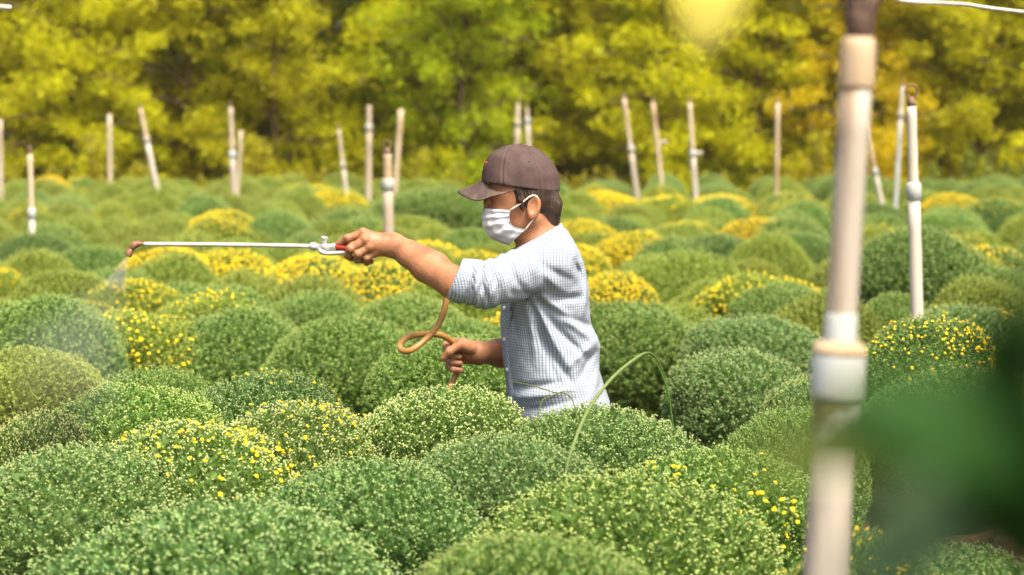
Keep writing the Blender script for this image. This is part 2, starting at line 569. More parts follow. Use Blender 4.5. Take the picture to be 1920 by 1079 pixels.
B(1355, 362, 135, 3, 'y', 'brightest yellow mound of the far right row')
B(1140, 358, 140, 3, 'y', 'far yellow mound closest to the back of the cap')
B(1488, 362, 155, 2, 'd', 'dark mound with yellow flecks at the end of the far row by the near pole')
B(1090, 408, 120, 3, 'y', 'bright yellow mound touching the back of the collar')
B(1085, 455, 110, 3, 'y', 'yellow mound showing past the upper back of the shirt')
B(1350, 432, 185, 0, 'd', 'dark green mound behind the smooth round one, right of it')
B(1482, 430, 175, 0, 'd', 'darkest green mound touching the left side of the near pole')
B(1150, 505, 150, 3, 'g', 'yellow flowering mound beside the back of the shirt')
B(1210, 562, 285, 0, 'g', 'large leafy green mound right behind the back of the man')
B(1425, 508, 240, 2, 'y', 'yellow edged mound between the smooth round mound and the near pole')
B(1475, 527, 220, 0, 'g', 'green mound tucked against the yellow edged one by the near pole')
B(1425, 582, 270, 0, 'c', 'cool green mound left of the upper coupling of the near pole')
B(1388, 645, 285, 0, 'c', 'big white budded mound left of the wide coupling of the near pole')
B(1715, 418, 240, 0, 'd', 'big dark green mound behind the ringed post at right', y=10.3, hs=1.25)
B(1660, 545, 150, 0, 'g', 'small green mound just right of the near pole')
B(1815, 562, 290, 1, 'c', 'green mound behind the bright yellow flecked one at right')
B(1725, 590, 260, 2, 'd', 'mound with a bright band of yellow flowers right of the near pole', y=7.0)
B(1765, 682, 310, 0, 'd', 'green mound half hidden by the blurred leaves at right')
B(1335, 828, 430, 1, 'g', 'yellow flecked mound in the lower right, left of the near pole foot')
B(1600, 985, 300, 1, 'd', 'yellow flecked mound at the bottom behind the foot of the near pole')
B(1800, 1020, 420, 0, 'c', 'green mound at the bottom right behind the blurred leaves', y=4.4)
B(1870, 370, 150, 1, 'd', 'dark mound at the right edge in the far rows')
B(1795, 362, 120, 3, 'y', 'yellow topped far mound right of the ringed post')
B(1775, 395, 135, 0, 'g', 'green mound in front of the yellow topped far one at right')
B(1840, 458, 190, 2, 'd', 'yellow speckled dark mound by the right frame edge')
B(1855, 490, 220, 0, 'b', 'bluish green mound at the right edge below the speckled one')
B(1640, 378, 130, 0, 'd', 'green far mound showing right behind the near pole')
B(1545, 690, 220, 0, 'c', 'green mound hidden behind the couplings of the near pole')
B(1480, 760, 260, 0, 'd', 'dark green mound at the left foot of the near pole coupling')

# the far rows; each named by its row and by what stands in line with it
MARKS = [(0, 'the left frame edge'), (58, 'the short tan stake'), (130, 'the gap left of the brown stake'), (205, 'the brown weathered stake'), (278, 'the left leaning post'), (355, 'the gap between the two left posts'),
         (435, 'the propped post'), (540, 'the short yellow sapling'), (640, 'the thin leaning stake'), (692, 'the straight weathered post'), (727, 'the ringed post'), (775, 'the yellow shrub by the ringed post'),
         (840, 'the brim of the cap'), (905, 'the front of the cap'), (980, 'the top of the cap'), (1040, 'the back of the cap'), (1110, 'the gap right of the cap'), (1183, 'the leaning post near the cap'), (1232, 'the post with a side fitting'),
         (1299, 'the post with the low fitting'), (1375, 'the gap left of the thin post'), (1457, 'the thin upright post'), (1530, 'the left side of the near pole'), (1590, 'the near pole'), (1645, 'the bamboo stake leaning left'),
         (1714, 'the tall ringed post'), (1770, 'the space by the tall ringed post'), (1838, 'the light green sapling'), (1910, 'the right frame edge')]
ORD = 'first second third fourth fifth sixth seventh eighth ninth tenth eleventh twelfth thirteenth fourteenth fifteenth sixteenth seventeenth eighteenth nineteenth twentieth twenty-first twenty-second twenty-third'.split()
row_ys = []
y = 9.2
while y < 26.6:
    row_ys.append(y); y += 0.62 + 0.48 * (y - 8.6) / 18
n_far = 0
used_labels = set()
for row, y in enumerate(row_ys):
    half = y * 960 / FPX + 0.35
    step = 0.57
    x = -half + (row % 2) * 0.3
    while x < half:
        xx = x + random.uniform(-.07, .07); yy = y + random.uniform(-.1, .1)
        x += step
        if not all((xx - b[0]) ** 2 + (yy - b[1]) ** 2 > (0.5 * b[2] + 0.20) ** 2 * 0.72 for b in bush_sites):
            continue
        s = random.uniform(0.84, 1.02)
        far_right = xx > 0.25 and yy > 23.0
        tint = 'b' if far_right else random.choice('yyyyg' if xx < 1 else 'yyygg')  # mostly yellow green: warm haze of distance is put into the leaf colour
        rr_ = random.random()
        fl = 3 if rr_ < .012 else 2 if rr_ < .04 else 1 if rr_ < .14 else 0
        if far_right: fl = 0
        kind_ = 'bluish green mound' if far_right else ('yellow speckled mound' if fl >= 2 else ('yellow dotted mound' if fl else 'plain green mound'))
        ppx = 960 + xx / yy * FPX
        mk = min(MARKS, key=lambda m: abs(m[0] - ppx))[1]
        grp = 'bluish green mounds before the trees' if far_right else ('yellow speckled mounds in the far rows' if fl >= 2 else 'green mounds in the far rows')
        lab = '%s, %s row from the trees, below %s' % (kind_, ORD[len(row_ys) - 1 - row], mk)
        if lab in used_labels: lab = lab.replace(', below', ', just right of', 1).replace('just right of the', 'right of the')
        used_labels.add(lab)
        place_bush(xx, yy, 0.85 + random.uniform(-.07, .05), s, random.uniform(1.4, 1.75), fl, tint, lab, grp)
        n_far += 1
print('bushes', len(bush_sites), n_far)

# ------------------------------------------------------------------ implicit-surface tools (bodies, cloth)
def grid_pts(lo, hi, h):
    lo = np.asarray(lo, float); hi = np.asarray(hi, float)
    n = np.ceil((hi - lo) / h).astype(int) + 1
    ax = [lo[k] + h * np.arange(n[k]) for k in range(3)]
    G = np.stack(np.meshgrid(*ax, indexing='ij'), -1).astype(np.float32)
    return G, lo
def smin(a, b, k):
    h = np.clip(.5 + .5 * (b - a) / k, 0, 1)
    return b * (1 - h) + a * h - k * h * (1 - h)
def smax(a, b, k):
    return -smin(-a, -b, k)
def f32(a): return np.asarray(a, np.float32)
def cone(G, a, b, ra, rb):
    a = f32(a); b = f32(b); ba = b - a
    pa = G - a
    t = np.clip((pa @ ba) / float(ba @ ba), 0, 1)
    return np.linalg.norm(pa - t[..., None] * ba, axis=-1) - (ra + (rb - ra) * t)
def chain(G, pts, rad, k=0.01):
    d = None
    for i in range(len(pts) - 1):
        c = cone(G, pts[i], pts[i + 1], rad[i], rad[i + 1])
        d = c if d is None else smin(d, c, k)
    return d
def ell(G, c, r, rot=None):
    q = G - f32(c)
    if rot is not None:
        q = q @ f32(rot)
    r = f32(r)
    k0 = np.linalg.norm(q / r, axis=-1); k1 = np.linalg.norm(q / (r * r), axis=-1)
    return k0 * (k0 - 1) / np.maximum(k1, 1e-6)
CORN = [(0, 0, 0), (1, 0, 0), (0, 1, 0), (1, 1, 0), (0, 0, 1), (1, 0, 1), (0, 1, 1), (1, 1, 1)]
EDG = [(0, 1), (2, 3), (4, 5), (6, 7), (0, 2), (1, 3), (4, 6), (5, 7), (0, 4), (1, 5), (2, 6), (3, 7)]
def nets(D, lo, h):
    """vertices and quads of the zero surface of D (naive surface nets)"""
    nx, ny, nz = D.shape
    s = D < 0
    cnt = np.zeros((nx - 1, ny - 1, nz - 1), np.int8)
    for c in CORN:
        cnt += s[c[0]:nx - 1 + c[0], c[1]:ny - 1 + c[1], c[2]:nz - 1 + c[2]]
    act = (cnt > 0) & (cnt < 8)
    cells = np.argwhere(act)
    idx = np.full(act.shape, -1, np.int64); idx[act] = np.arange(len(cells))
    acc = np.zeros((len(cells), 3)); num = np.zeros(len(cells))
    for e0, e1 in EDG:
        c0, c1 = np.array(CORN[e0]), np.array(CORN[e1])
        p0, p1 = cells + c0, cells + c1
        d0 = D[p0[:, 0], p0[:, 1], p0[:, 2]]; d1 = D[p1[:, 0], p1[:, 1], p1[:, 2]]
        m = (d0 < 0) != (d1 < 0)
        t = d0[m] / (d0[m] - d1[m])
        acc[m] += c0 + (c1 - c0) * t[:, None]; num[m] += 1
    V = lo + h * (cells + acc / num[:, None])
    quads = []
    for ax in range(3):
        u, v = (ax + 1) % 3, (ax + 2) % 3
        sl0 = [slice(None)] * 3; sl1 = [slice(None)] * 3
        sl0[ax] = slice(0, -1); sl1[ax] = slice(1, None)
        ch = s[tuple(sl0)] != s[tuple(sl1)]
        ed = np.argwhere(ch)
        ok = (ed[:, u] > 0) & (ed[:, v] > 0) & (ed[:, u] < D.shape[u] - 1) & (ed[:, v] < D.shape[v] - 1)
        ed = ed[ok]
        eu = np.zeros(3, int); eu[u] = 1; ev = np.zeros(3, int); ev[v] = 1
        q = [ed - eu - ev, ed - ev, ed, ed - eu]
        q = np.stack([idx[w[:, 0], w[:, 1], w[:, 2]] for w in q], -1)
        fl = s[ed[:, 0], ed[:, 1], ed[:, 2]]
        quads.append(np.where(fl[:, None], q, q[:, ::-1]))
    return V, np.concatenate(quads)
def gnoise(G, freq, seed, octaves=2):
    g = np.random.default_rng(seed)
    out = np.zeros(G.shape[:-1], np.float32)
    for o in range(octaves):
        for _ in range(5):
            k = f32(g.normal(0, 1, 3)) * freq * (2 ** o)
            out += np.sin(G @ k + g.uniform(0, 6.28)).astype(np.float32) * (0.5 ** o)
    return out / 5

# ------------------------------------------------------------------ the man
YM = 6.13
def Q(px, py, dy=0.0):
    return pix(px, py, YM + dy)
feet = Q(1050, 1400)
man = thing('person', 'man in brown cap, white mask and rolled-sleeve checked shirt spraying the mounds', 'person', (float(feet[0]), YM, -0.19))

M_SKIN = noise_mat('skin', (0.27, 0.110, 0.050), (0.42, 0.195, 0.094), 26, 0.46, 0.18, detail=9, sss=0.10, spec=0.4, bscale=190, lo=.3, hi=.7)
M_HAIR = noise_mat('hair', (0.025, 0.015, 0.010), (0.075, 0.045, 0.03), 60, 0.5, 0.5, stretch=(1, 1, .15), bscale=300)
M_CAP = noise_mat('cap_cloth', (0.062, 0.038, 0.033), (0.092, 0.059, 0.052), 25, 0.85, 0.25, bscale=500)
M_BRIM = noise_mat('brim_cloth', (0.068, 0.043, 0.036), (0.17, 0.12, 0.085), 28, 0.65, 0.25, lo=0.45, hi=0.75, bscale=500)
M_MASK = noise_mat('mask_cloth', (0.68, 0.68, 0.68), (0.74, 0.74, 0.74), 20, 0.9, 0.1, bscale=400)
M_LOOP = noise_mat('ear_loop', (0.75, 0.66, 0.46), (0.8, 0.72, 0.55), 20, 0.8)
M_TROUSER = noise_mat('trouser_cloth', (0.03, 0.035, 0.05), (0.05, 0.055, 0.07), 20, 0.9, 0.2)
M_DARK = noise_mat('dark_rubber', (0.012, 0.012, 0.012), (0.03, 0.028, 0.026), 20, 0.6)
M_WHITEPL = noise_mat('white_button', (0.75, 0.75, 0.72), (0.8, 0.8, 0.78), 20, 0.4)

def shirt_material():
    m, nt, bs, out = new_mat('checked_cotton')
    uv = N(nt, 'ShaderNodeUVMap')
    sp = N(nt, 'ShaderNodeSeparateXYZ')
    nt.links.new(uv.outputs[0], sp.inputs[0])
    def line(sock):
        a = N(nt, 'ShaderNodeMath', operation='MULTIPLY'); a.inputs[1].default_value = 1 / 0.0066
        nt.links.new(sock, a.inputs[0])
        b = N(nt, 'ShaderNodeMath', operation='FRACT'); nt.links.new(a.outputs[0], b.inputs[0])
        c = N(nt, 'ShaderNodeMath', operation='LESS_THAN'); c.inputs[1].default_value = 0.40
        nt.links.new(b.outputs[0], c.inputs[0])
        return c.outputs[0]
    u, v = line(sp.outputs[0]), line(sp.outputs[1])
    wv = N(nt, 'ShaderNodeMath', operation='MULTIPLY'); wv.inputs[1].default_value = 0.36; nt.links.new(v, wv.inputs[0])
    wu = N(nt, 'ShaderNodeMath', operation='MULTIPLY'); wu.inputs[1].default_value = 0.64; nt.links.new(u, wu.inputs[0])
    hf = N(nt, 'ShaderNodeMath', operation='ADD'); nt.links.new(wu.outputs[0], hf.inputs[0]); nt.links.new(wv.outputs[0], hf.inputs[1])
    mx = N(nt, 'ShaderNodeMix', data_type='RGBA')
    mx.inputs[6].default_value = (0.40, 0.43, 0.455, 1)
    mx.inputs[7].default_value = (0.115, 0.17, 0.25, 1)
    nt.links.new(hf.outputs[0], mx.inputs[0])
    nt.links.new(mx.outputs[2], bs.inputs['Base Color'])
    bs.inputs['Roughness'].default_value = 0.9
    bs.inputs['Specular IOR Level'].default_value = 0.2
    tc = N(nt, 'ShaderNodeTexCoord')
    nz = N(nt, 'ShaderNodeTexNoise'); nz.inputs['Scale'].default_value = 45; nz.inputs['Detail'].default_value = 3
    nt.links.new(tc.outputs['Object'], nz.inputs['Vector'])
    bp = N(nt, 'ShaderNodeBump'); bp.inputs['Strength'].default_value = 0.5; bp.inputs['Distance'].default_value = 0.006
    nt.links.new(nz.outputs[0], bp.inputs['Height']); nt.links.new(bp.outputs[0], bs.inputs['Normal'])
    return m
M_SHIRT = shirt_material()

HD = -0.13   # depth of the hand that holds the lance, relative to the man's mid plane
def bbox(*pts, pad=0.03):
    a = np.array(pts)
    return a.min(0) - pad, a.max(0) + pad

# --- head and neck
lo, hi = bbox(Q(895, 260, -.1), Q(1065, 500, .1), pad=0.02)
h = 0.0023
G, lo = grid_pts(lo, hi, h)
def head_sdf(G):
    d = ell(G, Q(980, 350), (.084, .074, .086))
    d = smin(d, ell(G, Q(955, 385), (.056, .064, .078)), .03)
    for s in (-1, 1):
        d = smin(d, cone(G, Q(1000, 408, s * .050), Q(950, 436, s * .022), .019, .017), .022)
        d = smin(d, ell(G, Q(940, 398, s * .037), (.020, .020, .016)), .015)          # cheekbone
    d = smin(d, ell(G, Q(941, 439), (.020, .024, .018)), .02)                        # chin
    d = smin(d, cone(G, Q(913, 366, -.030), Q(913, 366, .030), .011, .011), .014)     # brow
    for s in (-1, 1):
        d = smax(d, -ell(G, Q(911, 380, s * .031), (.014, .017, .010)), .01)           # eye sockets
    d = smin(d, cone(G, Q(917, 374), Q(912, 397), .008, .010), .008)                  # nose
    d = smin(d, ell(G, Q(916, 402), (.011, .016, .009)), .006)
    d = smin(d, cone(G, Q(919, 418, -.012), Q(919, 418, .012), .010, .010), .008)     # lips
    d = smin(d, cone(G, Q(1002, 392), Q(1016, 468), .053, .058), .025)               # neck
    d = smin(d, cone(G, Q(1018, 462), Q(1022, 500), .058, .065), .03)
    return d
def ear(G, s):
    c = Q(1001, 388, s * .075)
    ca, sa = math.cos(.22), math.sin(.22)
    rot = np.array(((ca, 0, sa), (0, 1, 0), (-sa, 0, ca)))
    d = ell(G, c, (.0175, .008, .031), rot)
    d = smax(d, -ell(G, c + np.array((-.002, s * .0080, .003)), (.0115, .0072, .0215), rot), .004)
    return smin(d, ell(G, c + np.array((-.006, 0, -.024)), (.008, .006, .009)), .006)
HS = head_sdf(G)
D = HS.copy()
for s in (-1, 1):
    D = smin(D, ear(G, s), .005)
    D = smin(D, ell(G, Q(914, 380, s * .031), (.011, .012, .011)), .003)               # closed-down lids
body_shells = [nets(D, lo, h)]

# --- hand and forearm that hold the lance
pts_pad = [Q(615, 420, HD - .06), Q(745, 500, HD + .07), Q(880, 580, -.30), Q(840, 470, -.18)]
lo, hi = bbox(*pts_pad, pad=0.015)
h = 0.0018
G, lo = grid_pts(lo, hi, h)
W = Q(736, 460, HD)
fore = chain(G, [Q(728, 458, HD), W, Q(768, 478, HD - .03), Q(800, 500, HD - .06), Q(858, 535, -.245)], [.021, .0240, .029, .036, .042], .02)
fore = smin(fore, cone(G, Q(750, 458, HD - .01), Q(820, 495, HD - .07),   .013, .026), .02)
mcp = [Q(681, 437, HD - .010), Q(684, 450, HD - .022), Q(692, 463, HD - .020), Q(703, 474, HD - .008)]
palm = None
for q_, m_ in enumerate(mcp):
    c = cone(G, W, m_, .020, .0115)
    palm = c if palm is None else smin(palm, c, .012)
palm = smin(palm, ell(G, Q(705, 458, HD + .004), (.034, .020, .024)), .012)
d = smin(fore, palm, .018)
fingers = [
    [mcp[0], Q(652, 448, HD - .012), Q(638, 456, HD - .004), Q(629, 461, HD + .002)],
    [mcp[1], Q(657, 467, HD - .026), Q(652, 480, HD - .012), Q(659, 485, HD + .006)],
    [mcp[2], Q(671, 477, HD - .024), Q(670, 488, HD - .008), Q(679, 489, HD + .008)],
    [mcp[3], Q(687, 484, HD - .014), Q(687, 493, HD + .002), Q(696, 491, HD + .015)],
    [Q(715, 466, HD + .022), Q(690, 462, HD + .034), Q(668, 460, HD + .030), Q(652, 459, HD + .020)]]
frad = [[.0115, .0100, .0088, .0072], [.0115, .0102, .0090, .0075], [.0110, .0098, .0086, .0072], [.0100, .0086, .0076, .0065], [.0130, .0118, .0100, .0080]]
fd = None
for f_, r_ in zip(fingers, frad):
    c = chain(G, f_, r_, .003)
    for p_, rr in zip(f_[:2], r_[:2]):
        c = smin(c, ell(G, np.asarray(p_) + (0, -.002, .001), (rr * 1.08,) * 3), .003)
    fd = c if fd is None else smin(fd, c, .0022)
d = smin(d, fd, .005)
body_shells.append(nets(d, lo, h))

# --- the far hand round the hose, with its forearm
RH = 0.02
lo, hi = bbox(Q(822, 622, -.06), Q(1010, 705, .24), pad=0.012)
G, lo = grid_pts(lo, hi, 0.002); h = 0.002
W2 = Q(898, 662, RH + .02)
d = chain(G, [Q(888, 660, RH + .016), W2, Q(935, 662, .09), Q(985, 668, .17)], [.023, .024, .033, .040], .02)
mc2 = [Q(850, 642, RH + .030), Q(850, 654, RH + .033), Q(853, 667, RH + .031), Q(858, 678, RH + .026)]
palm = None
for m_ in mc2:
    c = cone(G, W2, m_, .021, .011)
    palm = c if palm is None else smin(palm, c, .012)
palm = smin(palm, ell(G, Q(868, 652, RH + .012), (.024, .022, .026)), .012)
d = smin(d, palm, .015)
fd = None
for i_, m_ in enumerate(mc2):
    zoff = (640 + i_ * 13)
    ch = [m_, Q(836 + i_ * 2, zoff + 8, RH + .012), Q(841 + i_ * 3, zoff + 14, RH - .014), Q(859 + i_ * 2, zoff + 16, RH - .018)]
    c = chain(G, ch, [.0110, .0098, .0088, .0074], .003)
    fd = c if fd is None else smin(fd, c, .002)
th = chain(G, [Q(884, 655, RH - .004), Q(861, 648, RH - .026), Q(842, 660, RH - .036), Q(831, 672, RH - .034)], [.0150, .0125, .0105, .0080], .004)
fd = smin(fd, th, .003)
d = smin(d, fd, .005)
body_shells.append(nets(d, lo, h))

# --- trunk and legs under the clothes
hipz = float(Q(1050, 800)[2])
sl = np.array((float(Q(1025, 470)[0]), YM, float(Q(1025, 485)[2])))
hp = np.array((float(Q(1050, 800)[0]), YM, hipz))
lo, hi = bbox(sl + (-.2, -.28, .1), np.array((hp[0] + .3, YM + .28, -.20)), hp + (-.35, 0, 0), pad=0.02)
h = 0.008
G, lo = grid_pts(lo, hi, h)
d = chain(G, [sl + (0, 0, -.03), sl + (.02, 0, -.2), hp], [.085, .085, .10], .05)
d = smin(d, cone(G, Q(1028, 492, -.13), Q(1028, 492, .13), .055, .055), .05)
for s, kx in ((-1, -.05), (1, .06)):
    d = smin(d, chain(G, [hp + (0, s * .09, -.02), np.array((hp[0] + kx, YM + s * .10, .20)), np.array((hp[0] + kx * .4 + .03, YM + s * .10, -.12))], [.085, .058, .045], .03), .04)
    d = smin(d, chain(G, [Q(1030, 492, s * .15), Q(955, 520, -.22) if s < 0 else Q(1035, 640, .20)], [.05, .045], .02), .03)
    d = smin(d, chain(G, [np.array((hp[0] + kx * .4 + .03, YM + s * .10, -.12)), np.array((hp[0] + kx * .4 - .12, YM + s * .10, -.155))], [.04, .032], .02), .02)
body_shells.append(nets(d, lo, h))
V, F = join_parts([(v, [f]) for v, f in body_shells])
body = put(link('body', mesh_np('body', V, F, True), M_SKIN), man)

# --- trousers and boots
tr_lo, tr_hi = lo, hi
d = cone(G, hp + (0, 0, .0), hp + (0, 0, -.04), .098, .10)
for s, kx in ((-1, -.05), (1, .06)):
    d = smin(d, chain(G, [hp + (0, s * .085, -.02), np.array((hp[0] + kx, YM + s * .10, .20)), np.array((hp[0] + kx * .4 + .03, YM + s * .10, -.05))], [.085, .075, .068], .03), .03)
d = smax(d, -(G[..., 2] + .06), .01)
V, F = nets(d, lo, h)
put(link('trousers', mesh_np('trousers', V, F, True), M_TROUSER), man)
for s, kx in ((-1, -.05), (1, .06)):
    ax_ = hp[0] + kx * .4 + .03
    d = chain(G, [np.array((ax_, YM + s * .10, .06)), np.array((ax_, YM + s * .10, -.13)), np.array((ax_ - .13, YM + s * .10, -.155))], [.058, .052, .042], .02)
    d = smax(d, -(G[..., 2] + .195), .006)
    V, F = nets(d, lo, h)
    put(link('boot', mesh_np('boot', V, F, True), M_DARK), man)

# --- shirt: trunk section by section, sleeves, creases
prof = [  # row, front px, back px, half width
    (412, 1030, 1050, .045), (424, 1008, 1057, .062), (438, 986, 1066, .090), (452, 970, 1075, .125), (468, 960, 1083, .158), (486, 953, 1090, .180), (505, 950, 1095, .186), (535, 945, 1100, .182),
    (570, 941, 1103, .172), (605, 940, 1106, .164), (628, 941, 1118, .162), (645, 942, 1124, .163), (665, 944, 1122, .164), (690, 946, 1121, .166),
    (715, 949, 1128, .172), (750, 953, 1141, .180), (800, 958, 1150, .186), (860, 962, 1152, .188), (900, 964, 1152, .186)]
pz = np.array([Q(1000, r)[2] for r, *_ in prof])[::-1]
pf = np.array([Q(f, r)[0] for r, f, b, w in prof])[::-1]
pb = np.array([Q(b, r)[0] for r, f, b, w in prof])[::-1]
pw = np.array([w for *_, w in prof])[::-1]
hem = float(Q(1000, 880)[2])
SL_NEAR = [Q(1030, 489, -.140), Q(965, 519, -.205), Q(912, 534, -.235), Q(868, 528, -.245), Q(853, 525, -.245)]
SL_NEAR_R = [.064, .057, .0555, .048, .0440]
SL_FAR = [Q(1032, 490, .140), Q(1040, 580, .20), Q(1020, 655, .20), Q(985, 665, .165)]
SL_FAR_R = [.066, .062, .056, .050]
lo, hi = bbox(Q(838, 435, -.33), Q(1165, 900, .28), pad=0.02)
h = 0.0032
G, lo = grid_pts(lo, hi, h)
def trunk(G):
    z = G[..., 2]
    f_, b_, w_ = (np.interp(z, pz, a_).astype(np.float32) for a_ in (pf, pb, pw))
    cx = (f_ + b_) / 2; ax_ = (b_ - f_) / 2
    # the chest turns a little towards the camera
    yy = (G[..., 1] - YM); xx = G[..., 0] - cx
    c, s = math.cos(R(7)), math.sin(R(7))
    u_, v_ = xx * c + yy * s, -xx * s + yy * c
    k = (np.abs(u_ / ax_) ** 2.25 + np.abs(v_ / w_) ** 2.25) ** (1 / 2.25)
    d = (k - 1) * np.minimum(ax_, w_) * 0.9
    # neck opening: cut along the tilted line of the collar
    a_, b_ = Q(1052, 418), Q(957, 470)
    nrm = np.array((-(b_[2] - a_[2]), b_[0] - a_[0])); nrm = nrm / np.linalg.norm(nrm) * (1 if nrm[1] > 0 else -1)
    up_ = (G[..., 0] - a_[0]) * nrm[0] + (z - a_[2]) * nrm[1]
    return smax(d, (up_ + .018).astype(np.float32), .006)
T_ = trunk(G)
S1 = chain(G, SL_NEAR, SL_NEAR_R, .02)
S2 = chain(G, SL_FAR, SL_FAR_R, .02)
# flat cuff end
def plane_cut(d, G, p, n, k=.003):
    n = f32(n) / np.linalg.norm(n)
    return smax(d, (G - f32(p)) @ n, k)
cuff_n = (Q(846, 519, -.245) - Q(868, 528, -.245)); cuff_n = cuff_n * np.array((1, 0, 1))
cuff_p = Q(851, 525, -.245)
# rolled bands on the sleeve
ax_n = f32(cuff_n / np.linalg.norm(cuff_n))
t1 = (G - f32(cuff_p)) @ ax_n          # 0 at the cuff edge, negative towards the shoulder
near_cuff = np.exp(-((t1 + .025) / .05) ** 2)
S1 = S1 + (np.where(t1 > -.038, -.0035, 0) + .0028 * np.sin(t1 * 300 + 14 * (G[..., 2])) * (t1 < -.040) * np.exp(-((t1 + .06) / .05) ** 2)).astype(np.float32)
S1 = plane_cut(S1, G, cuff_p, cuff_n)
D = smin(T_, S1, .030)
D = smin(D, S2, .030)
# creases: (from, to, amplitude, width) on the side that faces the camera; + cuts in, - stands proud
crease = [
    ((1012, 565), (1118, 628), .007, .010), ((1020, 556), (1125, 655), -.0075, .012), ((1010, 570), (1110, 690), .0055, .009),
    ((1003, 570), (1075, 700), -.006, .011), ((995, 572), (1050, 720), .0045, .009), ((985, 575), (1010, 690), -.004, .010),
    ((968, 575), (960, 640), .006, .009), ((960, 570), (950, 620), -.004, .007), ((1000, 610), (1085, 735), .004, .008),
    ((960, 735), (1060, 715), .005, .009), ((965, 752), (1080, 728), -.005, .010), ((975, 775), (1100, 745), .004, .009),
    ((1122, 645), (1060, 690), -.004, .010), ((1118, 668), (1080, 720), .005, .009), ((1128, 700), (1100, 760), -.004, .010),
    ((1080, 490), (1098, 560), .005, .007), ((1092, 520), (1102, 600), -.004, .008),
    ((1040, 560), (1096, 560), .004, .010), ((1035, 450), (1060, 520), -.002, .010),
    # sleeve
    ((985, 470), (1010, 520), -.004, .011), ((1005, 475), (1030, 540), .004, .010), ((955, 492), (990, 555), .004, .009), ((935, 492), (960, 560), -.0035, .009),
    ((905, 497), (915, 570), .0055, .007), ((893, 495), (898, 575), -.005, .007), ((884, 493), (885, 565), .005, .006), ((925, 500), (938, 575), .0035, .008),
    ((960, 545), (1030, 552), .004, .010), ((1005, 500), (1060, 548), -.004, .011), ((1020, 495), (1075, 530), .0035, .009),
]
front = (1 / (1 + np.exp((G[..., 1] - (YM - .06)) / .015))).astype(np.float32)
gx, gz = G[..., 0], G[..., 2]
disp = np.zeros(D.shape, np.float32)
for a_, b_, amp, w_ in crease:
    A = Q(*a_, -.17); Bp = Q(*b_, -.17)
    ba = np.array((Bp[0] - A[0], Bp[2] - A[2]))
    t = np.clip(((gx - A[0]) * ba[0] + (gz - A[2]) * ba[1]) / (ba @ ba), 0, 1)
    wob = .004 * np.sin(t * 5 + A[0] * 90)
    dd = np.hypot(gx - A[0] - t * ba[0] + wob, gz - A[2] - t * ba[1])
    disp += (1.45 * amp * np.exp(-(dd / w_) ** 2) * np.sin(np.clip(t * .8 + .15, 0, 1) * math.pi)).astype(np.float32)
D = D + disp * front + .0016 * gnoise(G, 38, 5)
D = smax(D, hem + .012 * np.sin(gx * 20) - gz, .004)
V, F = nets(D, lo, h)
# loose cloth coordinates for the weave
vt = T_[tuple(np.clip(np.round((V - lo) / h).astype(int), 0, np.array(D.shape) - 1).T)]
def sl_coords(V, pts):
    best = np.full(len(V), 1e9); tl = np.zeros(len(V)); an = np.zeros(len(V)); L = 0
    for i_ in range(len(pts) - 1):
        a_, b_ = pts[i_], pts[i_ + 1]; ba = b_ - a_; l = np.linalg.norm(ba); n_ = ba / l
        t = np.clip((V - a_) @ n_, 0, l); rel = V - a_ - t[:, None] * n_
        dd = np.linalg.norm(rel, axis=1)
        e1 = np.cross(n_, (0, 1, 0)); e1 /= np.linalg.norm(e1); e2 = np.cross(n_, e1)
        m_ = dd < best
        best[m_] = dd[m_]; tl[m_] = (L + t)[m_]; an[m_] = np.arctan2(rel @ e1, rel @ e2)[m_]
        L += l
    return best, tl, an
b1, t1, a1 = sl_coords(V, SL_NEAR)
b2, t2, a2 = sl_coords(V, SL_FAR)
sa_ = SL_NEAR[-1] - SL_NEAR[0]; t1 = (V - SL_NEAR[0]) @ (sa_ / np.linalg.norm(sa_))
ea = np.cross(sa_, (0, 1, 0)); ea /= np.linalg.norm(ea); eb = np.cross(sa_ / np.linalg.norm(sa_), ea)
mid_ = np.stack([np.interp(t1, [float((p - SL_NEAR[0]) @ sa_ / np.linalg.norm(sa_)) for p in SL_NEAR], [p[q] for p in SL_NEAR]) for q in range(3)], -1)
a1 = np.arctan2((V - mid_) @ ea, -(V - mid_) @ eb)
UV = np.zeros((len(V), 2))
ang = np.arctan2(V[:, 1] - YM, V[:, 0] - np.interp(V[:, 2], pz, (pf + pb) / 2))
# on the trunk measure along the girth (x on the side, y on front and back)
uu = np.where(np.abs(V[:, 1] - YM) > .09, V[:, 0], 0.0)
cx_ = np.interp(V[:, 2], pz, (pf + pb) / 2); ax_v = np.interp(V[:, 2], pz, (pb - pf) / 2); w_v = np.interp(V[:, 2], pz, pw)
phi = np.arctan2((V[:, 1] - YM) / np.maximum(w_v, .1), (V[:, 0] - cx_) / np.maximum(ax_v, .06))
tab = np.linspace(-math.pi, math.pi, 721)
ds = np.hypot(.088 * np.sin(tab), .172 * np.cos(tab)) * (tab[1] - tab[0])
UV[:, 0] = np.interp(phi, tab, np.cumsum(ds))
UV[:, 1] = V[:, 2] + .15 * (V[:, 0] - V[:, 0].mean()) * 0
on1 = (b1 < .085) & (t1 > .055) & (vt > .004)
on2 = (b2 < .085) & (t2 > .055) & (vt > .004)
fm1 = on1[F].mean(1) > .5; fm2 = (on2[F].mean(1) > .5) & ~fm1
me = mesh_np('shirt', V, F, True)
uvl = me.uv_layers.new(name='UVMap')
luv = UV[F].reshape(-1, 4, 2)
luv[fm1] = np.stack([t1, a1 * .056], -1)[F[fm1]]
luv[fm2] = np.stack([t2, a2 * .056], -1)[F[fm2]]
uvl.data.foreach_set('uv', luv.reshape(-1).astype(np.float32))
shirt = put(link('shirt', me, M_SHIRT), man)

